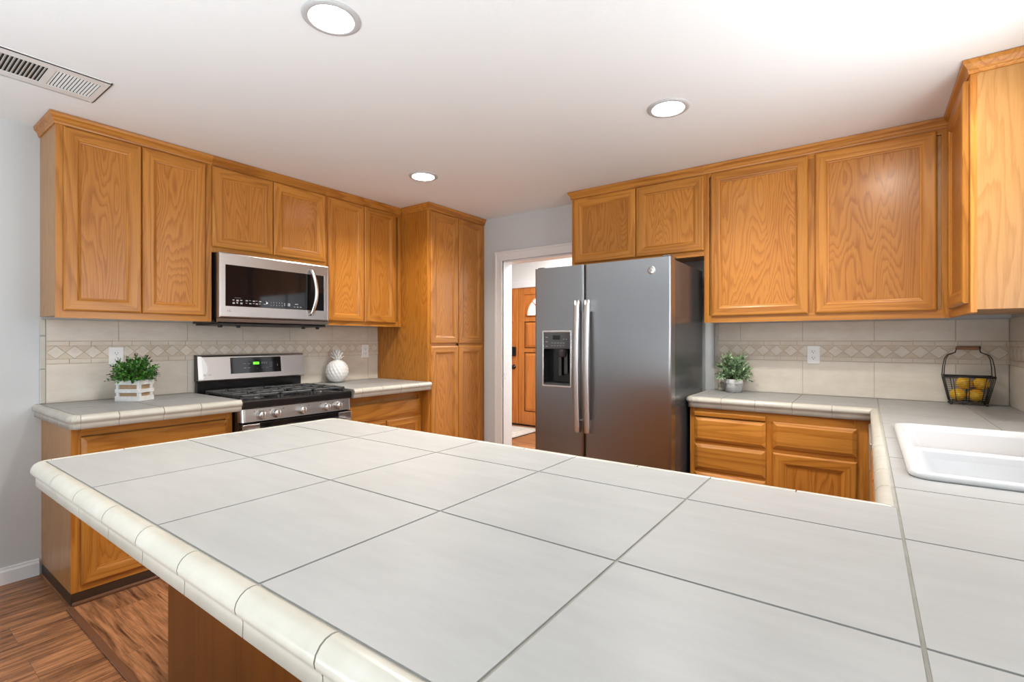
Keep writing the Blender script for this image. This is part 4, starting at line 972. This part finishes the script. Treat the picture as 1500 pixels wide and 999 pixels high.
def bgmark(y, z, wy, wz=0.003, m=MARKG): q.box(bgx(z) + 0.0008, bgx(z) + 0.0022, y, y + wy, z, z + wz, m)
for y in (1.675, 1.702): bgmark(y, 1.092, 0.016); bgmark(y, 1.062, 0.016)
for i in range(3): bgmark(1.80 + i * 0.015, 1.098, 0.010); bgmark(1.80 + i * 0.015, 1.090, 0.010)
bgmark(1.80, 1.060, 0.018, 0.002); bgmark(1.83, 1.060, 0.018, 0.002)
for z in (1.095, 1.083, 1.068): bgmark(1.858, z, 0.020, 0.002)
bgmark(1.765, 1.058, 0.005, 0.002); bgmark(1.915, 1.07, 0.003, 0.014)
q.build('key_legends', bgd)

# ------------------------------------------------------------------ outlets
def outlet(f, a, z, label):
    t = thing('wall_outlet', P(f, a, z, 0.0108), label, 'outlet', 'white wall outlets')
    q = MB(); loops(q, f, a - 0.035, a + 0.035, z - 0.057, z + 0.057, [(0, 0.0085), (0, 0.0125), (0.003, 0.0150), (0.004, 0.0150)], OUTW, OUTW, True, OUTW); q.build('cover_plate', t)
    for s in (-1, 1):
        zc = z + s * 0.0195
        q = MB(); n = 20; R = 0.0172
        pts = [(a + R * math.cos(2 * math.pi * i / n), zc + max(-0.0135, min(0.0135, R * math.sin(2 * math.pi * i / n)))) for i in range(n)]
        A = [q.bm.verts.new(P(f, x, y, 0.0149)) for x, y in pts]; B = [q.bm.verts.new(P(f, x, y, 0.0168)) for x, y in pts]
        for i in range(n): q.face([A[i], A[(i + 1) % n], B[(i + 1) % n], B[i]], OUTW)
        q.face(B, OUTW); soc = q.build('socket', t)
        q = MB()
        for x0, x1, b0, b1 in ((a - 0.0075, a - 0.0052, zc - 0.002, zc + 0.008), (a + 0.0052, a + 0.0075, zc - 0.001, zc + 0.007), (a - 0.0022, a + 0.0022, zc - 0.0095, zc - 0.005)):
            A, B = P(f, x0, b0, 0.0165), P(f, x1, b1, 0.0171); q.box(A[0], B[0], A[1], B[1], A[2], B[2], OUTD)
        q.build('slots', soc)
    return t
outlet(('x', XS, 1), 0.973, 1.160, 'white outlet partly hidden behind the boxwood plant')
outlet(('x', XS, 1), 2.747, 1.160, 'white outlet between the white pineapple and the pantry side')
outlet(('y', YF, -1), -0.270, 1.166, 'white outlet between the grey potted plant and the wire basket')

# ------------------------------------------------------------------ sink
t = thing('kitchen_sink', (0.33, 2.03, CT), 'white porcelain double bowl sink set in the counter at the right', 'sink')
def rrect(x0, x1, y0, y1, r, z, n=6):
    out = []
    for cx, cy, a0_ in ((x1 - r, y0 + r, -90), (x1 - r, y1 - r, 0), (x0 + r, y1 - r, 90), (x0 + r, y0 + r, 180)):
        for i in range(n + 1):
            a = math.radians(a0_ + 90 * i / n); out.append((cx + r * math.cos(a), cy + r * math.sin(a), z))
    return out
SR = (0.086, 0.572, 1.571, 2.487)
q = MB()
def bridge(q, A, B, m):
    n = len(A)
    for i in range(n): q.face([A[i], A[(i + 1) % n], B[(i + 1) % n], B[i]], m, True)
def mk(q, pts): return [q.bm.verts.new(p) for p in pts]
def ring_at(ins, z, r): return rrect(SR[0] + ins, SR[1] - ins, SR[2] + ins, SR[3] - ins, r, z)
prev = None
for ins, z, r in ((0.004, CT + 0.0002, 0.045), (0.0, CT + 0.004, 0.048), (0.001, CT + 0.012, 0.048), (0.006, CT + 0.017, 0.046), (0.016, CT + 0.018, 0.042), (0.026, CT + 0.015, 0.036), (0.032, CT + 0.008, 0.034), (0.036, CT - 0.004, 0.032)):
    cur = mk(q, ring_at(ins, z, r))
    if prev: bridge(q, prev, cur, PORC)
    prev = cur
q.build('rim', t)
ym = 2.035
for y0, y1 in ((SR[2] + 0.036, ym - 0.012), (ym + 0.012, SR[3] - 0.036)):
    q = MB(); prev = None; x0, x1 = SR[0] + 0.036, SR[1] - 0.036
    zt_ = CT - 0.004
    for ins, z, r in ((0.0, zt_, 0.032), (0.002, CT - 0.020, 0.034), (0.010, CT - 0.060, 0.040), (0.022, CT - 0.13, 0.05), (0.035, CT - 0.165, 0.06), (0.06, CT - 0.182, 0.07), (0.12, CT - 0.188, 0.08)):
        cur = mk(q, rrect(x0 + ins, x1 - ins, y0 + ins, y1 - ins, r, z))
        if prev: bridge(q, prev, cur, PORC)
        prev = cur
    q.face(prev, PORC); b = q.build('bowl', t)
    d = MB(); c = ((x0 + x1) / 2, (y0 + y1) / 2, CT - 0.1875); d.lathe([(0.0, 0.001), (0.03, 0.001), (0.036, 0.003), (0.041, 0.002), (0.042, 0.0)], c, CHROME, 24); d.build('drain', b)
# low bridge between the bowls, filling the bowls' rounded corners
q = MB(); x0, x1 = SR[0] + 0.030, SR[1] - 0.030
pr2 = [(ym - 0.0165, CT - 0.045)] + [(ym - 0.0145 * math.cos(math.pi * i / 10), CT - 0.008 + 0.010 * math.sin(math.pi * i / 10)) for i in range(11)] + [(ym + 0.0165, CT - 0.045)]
A = [q.bm.verts.new((x0, y, z)) for y, z in pr2]; B = [q.bm.verts.new((x1, y, z)) for y, z in pr2]
for i in range(len(pr2) - 1): q.face([A[i], B[i], B[i + 1], A[i + 1]], PORC, True)
xa, xb = SR[0] + 0.036, SR[1] - 0.036
for px, sx in ((xa, 1), (xb, -1)):
    for py, sy in ((ym - 0.012, -1), (ym + 0.012, 1)):
        r = 0.034; fan = [(px - sx * 0.004, py - sy * 0.004, CT - 0.0040)]
        for i in range(7):
            a = math.pi / 2 * i / 6; fan.append((px + sx * (r - r * math.sin(a)), py + sy * (r - r * math.cos(a)), CT - 0.0040))
        q.face(fan, PORC)
q.build('divider', t)

# ------------------------------------------------------------------ plants
def leaf(q, base, d, nrm, ln, wd, m):
    d = d.normalized(); s = d.cross(nrm)
    if s.length < 1e-4: s = d.cross(Vector((1, 0.3, 0.2)))
    s.normalize(); u = s.cross(d).normalized()
    a = base; b = base + d * ln * 0.45 + u * wd * 0.10; c = base + d * ln - u * ln * 0.10
    l = base + d * ln * 0.45 + s * wd / 2 + u * wd * 0.30; r = base + d * ln * 0.45 - s * wd / 2 + u * wd * 0.30
    l2 = base + d * ln * 0.75 + s * wd * 0.33 + u * wd * 0.12; r2 = base + d * ln * 0.75 - s * wd * 0.33 + u * wd * 0.12
    V = {k: q.bm.verts.new(p) for k, p in zip('abclrmn', (a, b, c, l, r, l2, r2))}
    k = q.mi(m)
    for f in ('abl', 'arb', 'bcml', 'brnc'):
        g = q.bm.faces.new([V[i] for i in f]); g.material_index = k; g.smooth = True
def foliage(parent, origin, nst, sizes, mats, tipmat, leafsize, rnd, up=0.55, pairs=9, bound=None, wide=0.62):
    q = MB(); st = MB(); o = Vector(origin)
    for i in range(nst):
        az = rnd.uniform(0, 2 * math.pi); el = math.acos(rnd.uniform(-0.12, 1.0)); rr = rnd.uniform(0.72, 1.0)
        tip = o + Vector((math.sin(el) * math.cos(az) * sizes[0] * rr, math.sin(el) * math.sin(az) * sizes[1] * rr, (math.cos(el) * 0.9 + 0.10) * sizes[2] * rr))
        b = o + Vector((math.cos(az), math.sin(az), 0)) * rnd.uniform(0, 0.022)
        mid = (b + tip) / 2 + Vector((0, 0, sizes[2] * 0.10))
        pts = [b * (1 - s) ** 2 + mid * 2 * s * (1 - s) + tip * s * s for s in (0, 0.2, 0.4, 0.6, 0.8, 1.0)]
        st.tube(pts, [0.0011, 0.001, 0.0009, 0.0008, 0.0007, 0.0005], STEM, 4)
        for j in range(pairs):
            s = 0.22 + 0.78 * (j + rnd.random() * 0.5) / pairs; s = min(s, 1.0)
            p = b * (1 - s) ** 2 + mid * 2 * s * (1 - s) + tip * s * s
            if bound and not bound(p): continue
            ax = (tip - b).normalized()
            for h in range(2):
                rv = Vector((rnd.gauss(0, 1), rnd.gauss(0, 1), rnd.gauss(0, 1))); rv = rv - ax * rv.dot(ax)
                if rv.length < 1e-3: continue
                d = rv.normalized() * 0.8 + ax * 0.7 + Vector((0, 0, 0.15))
                m = tipmat if (tipmat and s > 0.93 and rnd.random() < 0.3) else rnd.choice(mats)
                ln = leafsize * rnd.uniform(0.7, 1.2)
                leaf(q, p, d, Vector((rnd.gauss(0, 0.4), rnd.gauss(0, 0.4), 1)), ln, ln * wide, m)
        leaf(q, tip, (tip - mid), Vector((rnd.gauss(0, 0.4), rnd.gauss(0, 0.4), 1)), leafsize, leafsize * wide, tipmat if (tipmat and rnd.random() < 0.4) else mats[0])
    q.build('foliage', parent); st.build('stems', parent)
rnd = random.Random(11)
# boxwood in a slatted white crate
cz0 = CT + 0.0012; K = Vector((-3.300, 0.998, cz0)); e1 = Vector((-0.835, -0.550, 0)); e2 = Vector((-0.550, 0.835, 0)); LA, LB, HC = 0.140, 0.102, 0.118
cc = K + e1 * LA / 2 + e2 * LB / 2
t = thing('potted_boxwood', tuple(cc), 'green boxwood plant in a white slatted crate, left of the stove', 'plant')
q = MB(); zz = Vector((0, 0, 1))
for z0, z1 in ((0.0, 0.027), (0.047, 0.068), (0.092, HC)):
    h = (z1 - z0) / 2; zc = (z0 + z1) / 2
    for s in (0, 1):
        c = K + e1 * LA / 2 + e2 * (LB * s) + zz * zc; q.obox(c + e2 * (0.002 if s == 0 else -0.002), e1 * (LA / 2 + 0.002), e2 * 0.0035, zz * h, WHITEWOOD)
        c = K + e2 * LB / 2 + e1 * (LA * s) + zz * zc; q.obox(c + e1 * (0.002 if s == 0 else -0.002), e2 * (LB / 2 + 0.002), e1 * 0.0034, zz * h * 0.995, WHITEWOOD)
for a, b in ((0, 0), (1, 0), (0, 1), (1, 1)):
    c = K + e1 * (0.010 + (LA - 0.020) * a) + e2 * (0.010 + (LB - 0.020) * b) + zz * (HC / 2 - 0.001); q.obox(c, e1 * 0.0075, e2 * 0.0075, zz * (HC / 2 - 0.003), WHITEWOOD)
q.build('crate', t)
q = MB(); q.obox(cc + zz * (HC / 2 - 0.006), e1 * (LA / 2 - 0.010), e2 * (LB / 2 - 0.010), zz * (HC / 2 - 0.010), KRAFT); q.build('liner', t)
q = MB(); q.obox(cc + zz * (HC - 0.010), e1 * (LA / 2 - 0.012), e2 * (LB / 2 - 0.012), zz * 0.005, SOIL); q.build('soil', t)
foliage(t, cc + zz * (HC - 0.006), 125, (0.125, 0.125, 0.150), [LEAF1, LEAF1, LEAF2, LEAF2, LEAF3], LEAFT, 0.018, rnd, bound=lambda p: p.x > XS + 0.02)
# sage plant in a small two tone pot
pc = (-0.712, 3.492, CT + 0.0012)
t = thing('potted_plant', pc, 'small pale green plant in a round white and grey pot', 'plant')
q = MB(); q.lathe([(0.046, 0.0), (0.051, 0.003), (0.0535, 0.030), (0.0545, 0.056)], pc, POTG, 40)
pot = q.build('pot', t)
q = MB(); q.lathe([(0.0545, 0.0565), (0.0565, 0.060), (0.0575, 0.078), (0.0565, 0.0865), (0.052, 0.0865), (0.050, 0.075)], pc, POTW, 40, caps=False); q.build('glazed_rim', pot)
q = MB(); q.lathe([(0.0, 0.0), (0.0505, 0.0)], (pc[0], pc[1], pc[2] + 0.077), SOIL, 24); q.build('soil', t)
foliage(t, (pc[0], pc[1], pc[2] + 0.078), 80, (0.115, 0.10, 0.205), [SAGE1, SAGE1, SAGE2, SAGE2, SAGE3], None, 0.026, rnd, pairs=9, bound=lambda p: p.y < YF - 0.025, wide=0.42)

# ------------------------------------------------------------------ ceramic pineapple
pc = (-3.490, 2.395, CT + 0.0012)
t = thing('ceramic_pineapple', pc, 'white ceramic pineapple ornament on the counter right of the stove', 'ornament')
q = MB(); nu, nv = 96, 60; R = 0.0875; H = 0.184; rings = []
for j in range(nv + 1):
    v = j / nv; ph = -math.pi / 2 * 0.80 + v * (math.pi / 2 * 0.80 + math.pi / 2 * 0.93)
    r = R * math.cos(ph) ** 0.92; z = H * (math.sin(ph) - math.sin(-math.pi / 2 * 0.80)) / (math.sin(math.pi / 2 * 0.93) + math.sin(math.pi / 2 * 0.80))
    ring = []
    for i in range(nu):
        u = i / nu
        a_ = abs(((u * 18 + v * 4.6) % 1.0) - 0.5) * 2; b_ = abs(((u * 18 - v * 4.6) % 1.0) - 0.5) * 2
        k = 1.0 + 0.11 * (min(a_, b_ * 0.55 + 0.3) - 0.45) * (math.sin(math.pi * min(max(v, 0.03), 0.97)) ** 0.5)
        ring.append(q.bm.verts.new((pc[0] + r * k * math.cos(2 * math.pi * u), pc[1] + r * k * math.sin(2 * math.pi * u), pc[2] + z)))
    rings.append(ring)
for a, b in zip(rings, rings[1:]):
    for i in range(nu): q.face([a[i], a[(i + 1) % nu], b[(i + 1) % nu], b[i]], CERAM, True)
q.face(rings[0][::-1], CERAM); q.face(rings[-1], CERAM); q.build('body', t)
q = MB(); zt0 = pc[2] + H
q.lathe([(0.024, -0.006), (0.021, 0.010), (0.024, 0.028), (0.026, 0.045), (0.018, 0.062), (0.0, 0.072)], (pc[0], pc[1], zt0), CERAM, 24)
for tier, (nl, z0, ln, spread, r0) in enumerate(((8, 0.008, 0.044, 1.05, 0.018), (8, 0.028, 0.044, 0.80, 0.020), (7, 0.044, 0.042, 0.55, 0.018), (5, 0.055, 0.036, 0.28, 0.010))):
    for i in range(nl):
        a = 2 * math.pi * (i + 0.5 * (tier % 2)) / nl; rad = Vector((math.cos(a), math.sin(a), 0)); tan = Vector((-math.sin(a), math.cos(a), 0))
        prev = None
        for s, wd in ((0, 0.012), (0.4, 0.0135), (0.75, 0.009), (1.0, 0.0012)):
            ang = spread * (1.25 - 0.35 * s); p = Vector((pc[0], pc[1], zt0 + z0)) + rad * (r0 + math.sin(ang) * ln * s) + zz * (math.cos(ang) * ln * s)
            th = 0.006 * (1 - 0.7 * s); nn = (zz * math.sin(ang) - rad * math.cos(ang))
            cur = [q.bm.verts.new(x) for x in (p - tan * wd, p + nn * th, p + tan * wd, p - nn * th)]
            if prev:
                for k in range(4): q.face([prev[k], prev[(k + 1) % 4], cur[(k + 1) % 4], cur[k]], CERAM, True)
            else: q.face(cur[::-1], CERAM)
            prev = cur
        q.face(prev, CERAM)
q.build('crown', t)

# ------------------------------------------------------------------ wire basket with lemons
bc = Vector((0.437, 3.535, CT + 0.0012))
t = thing('wire_basket', tuple(bc), 'black wire basket with a wooden grip holding lemons, near the right corner', 'basket')
zr, zbm = 0.152, 0.016; TW, TD, BW, BD = 0.100, 0.062, 0.074, 0.042
def brect(s): return (BW + (TW - BW) * s, BD + (TD - BD) * s, zbm + (zr - zbm) * s)
def rect_loop(q, s, r, m=WIRE, n=6):
    a, b, z = brect(s); q.tube([bc + Vector(p) for p in ((-a, -b, z), (0, -b, z), (a, -b, z), (a, 0, z), (a, b, z), (0, b, z), (-a, b, z), (-a, 0, z))], r, m, n, True)
q = MB(); rect_loop(q, 1.0, 0.0028); rect_loop(q, 0.965, 0.0028); q.build('rim', t)
q = MB(); rect_loop(q, 0.0, 0.0026); q.build('base_ring', t)
q = MB()
for k in range(1, 13): rect_loop(q, k / 13.4, 0.0008, n=5)
q.build('fine_wires', t)
q = MB()
def up(fx, fy):
    p0 = brect(0); p1 = brect(1); q.tube([bc + Vector((fx * p0[0], fy * p0[1], p0[2])), bc + Vector((fx * p1[0], fy * p1[1], p1[2]))], 0.0021, WIRE, 6)
for fx in (-1, -0.66, 0, 0.66, 1):
    up(fx, -1); up(fx, 1)
for fy in (-0.33, 0.33): up(-1, fy); up(1, fy)
for k in range(-3, 4): q.tube([bc + Vector((k * 0.02, -BD, zbm)), bc + Vector((k * 0.02, BD, zbm))], 0.0014, WIRE, 5)
q.build('uprights', t)
for fx in (-0.95, 0.95):
    for fy in (-0.9, 0.9):
        q = MB(); q.ball(bc + Vector((fx * BW, fy * BD, 0.0075)), 0.0072, 0.0072, 0.0075, WIRE, 12, 8); q.build('ball_foot', t)
q = MB()
for s in (-1, 1):
    for fy in (-1, 1):
        pts = [(s * TW, fy * TD * 0.75, zr), (s * TW * 0.97, fy * TD * 0.62, zr + 0.05), (s * TW * 0.90, fy * TD * 0.5, zr + 0.092), (s * TW * 0.80, fy * TD * 0.38, zr + 0.112), (s * TW * 0.62, fy * TD * 0.22, zr + 0.120), (s * TW * 0.50, fy * TD * 0.1, zr + 0.126), (s * TW * 0.47, fy * TD * 0.04, zr + 0.138), (s * TW * 0.47, 0.0, zr + 0.149)]
        q.tube([bc + Vector(p) for p in pts], 0.0023, WIRE, 7)
q.tube([bc + Vector((-TW * 0.47, 0, zr + 0.149)), bc + Vector((TW * 0.47, 0, zr + 0.149))], 0.0023, WIRE, 6)
q.lathe([(0.0, 0.044), (0.0095, 0.044), (0.0105, 0.046), (0.0095, 0.050), (0.0, 0.050)], bc + Vector((0, 0, zr + 0.149)), WIRE, 16, 'x')
hd = q.build('handle', t)
q = MB(); q.lathe([(0.0, -0.046), (0.0088, -0.046), (0.0098, -0.042), (0.0098, 0.040), (0.0088, 0.0435), (0.0, 0.0435)], bc + Vector((0, 0, zr + 0.149)), GRIP, 18, 'x'); q.build('wooden_grip', hd)
LEM = [(-0.040, 0.0, 0.0515, 0.0), (0.031, -0.001, 0.0515, 0.05), (0.053, 0.002, 0.1145, -0.04), (-0.014, 0.003, 0.1145, 0.03)]
lab = ['lemon lowest at the left end of the wire basket', 'lemon low in the middle of the wire basket, under two others', 'upper lemon at the right of the wire basket', 'upper lemon in the middle of the wire basket']
def lemon(p, rz, label):
    q = MB(); nu, nv = 24, 16; rings = []
    for j in range(nv + 1):
        a = math.pi * j / nv; x = -math.cos(a) * 0.038; r = 0.0335 * math.sin(a) ** 0.85
        if j in (0, nv): r = 0.002
        if abs(math.cos(a)) > 0.93: x *= 1.12
        rings.append([q.bm.verts.new((x, r * math.cos(2 * math.pi * i / nu), r * math.sin(2 * math.pi * i / nu))) for i in range(nu)])
    for a, b in zip(rings, rings[1:]):
        for i in range(nu): q.face([a[i], a[(i + 1) % nu], b[(i + 1) % nu], b[i]], LEMON, True)
    q.face(rings[0][::-1], LEMON); q.face(rings[-1], LEMON)
    o = q.build('lemon'); return o
lm = lemon(None, 0, '')
for i, ((x, y, z, rz), la) in enumerate(zip(LEM, lab)):
    o = lm if i == 0 else lm.copy()
    if i: COL.objects.link(o)
    o.location = bc + Vector((x, y, z)); o.rotation_euler = (0, rz, math.pi / 2 + rz)
    tag(o, la, 'lemon', 'lemons in the wire basket')
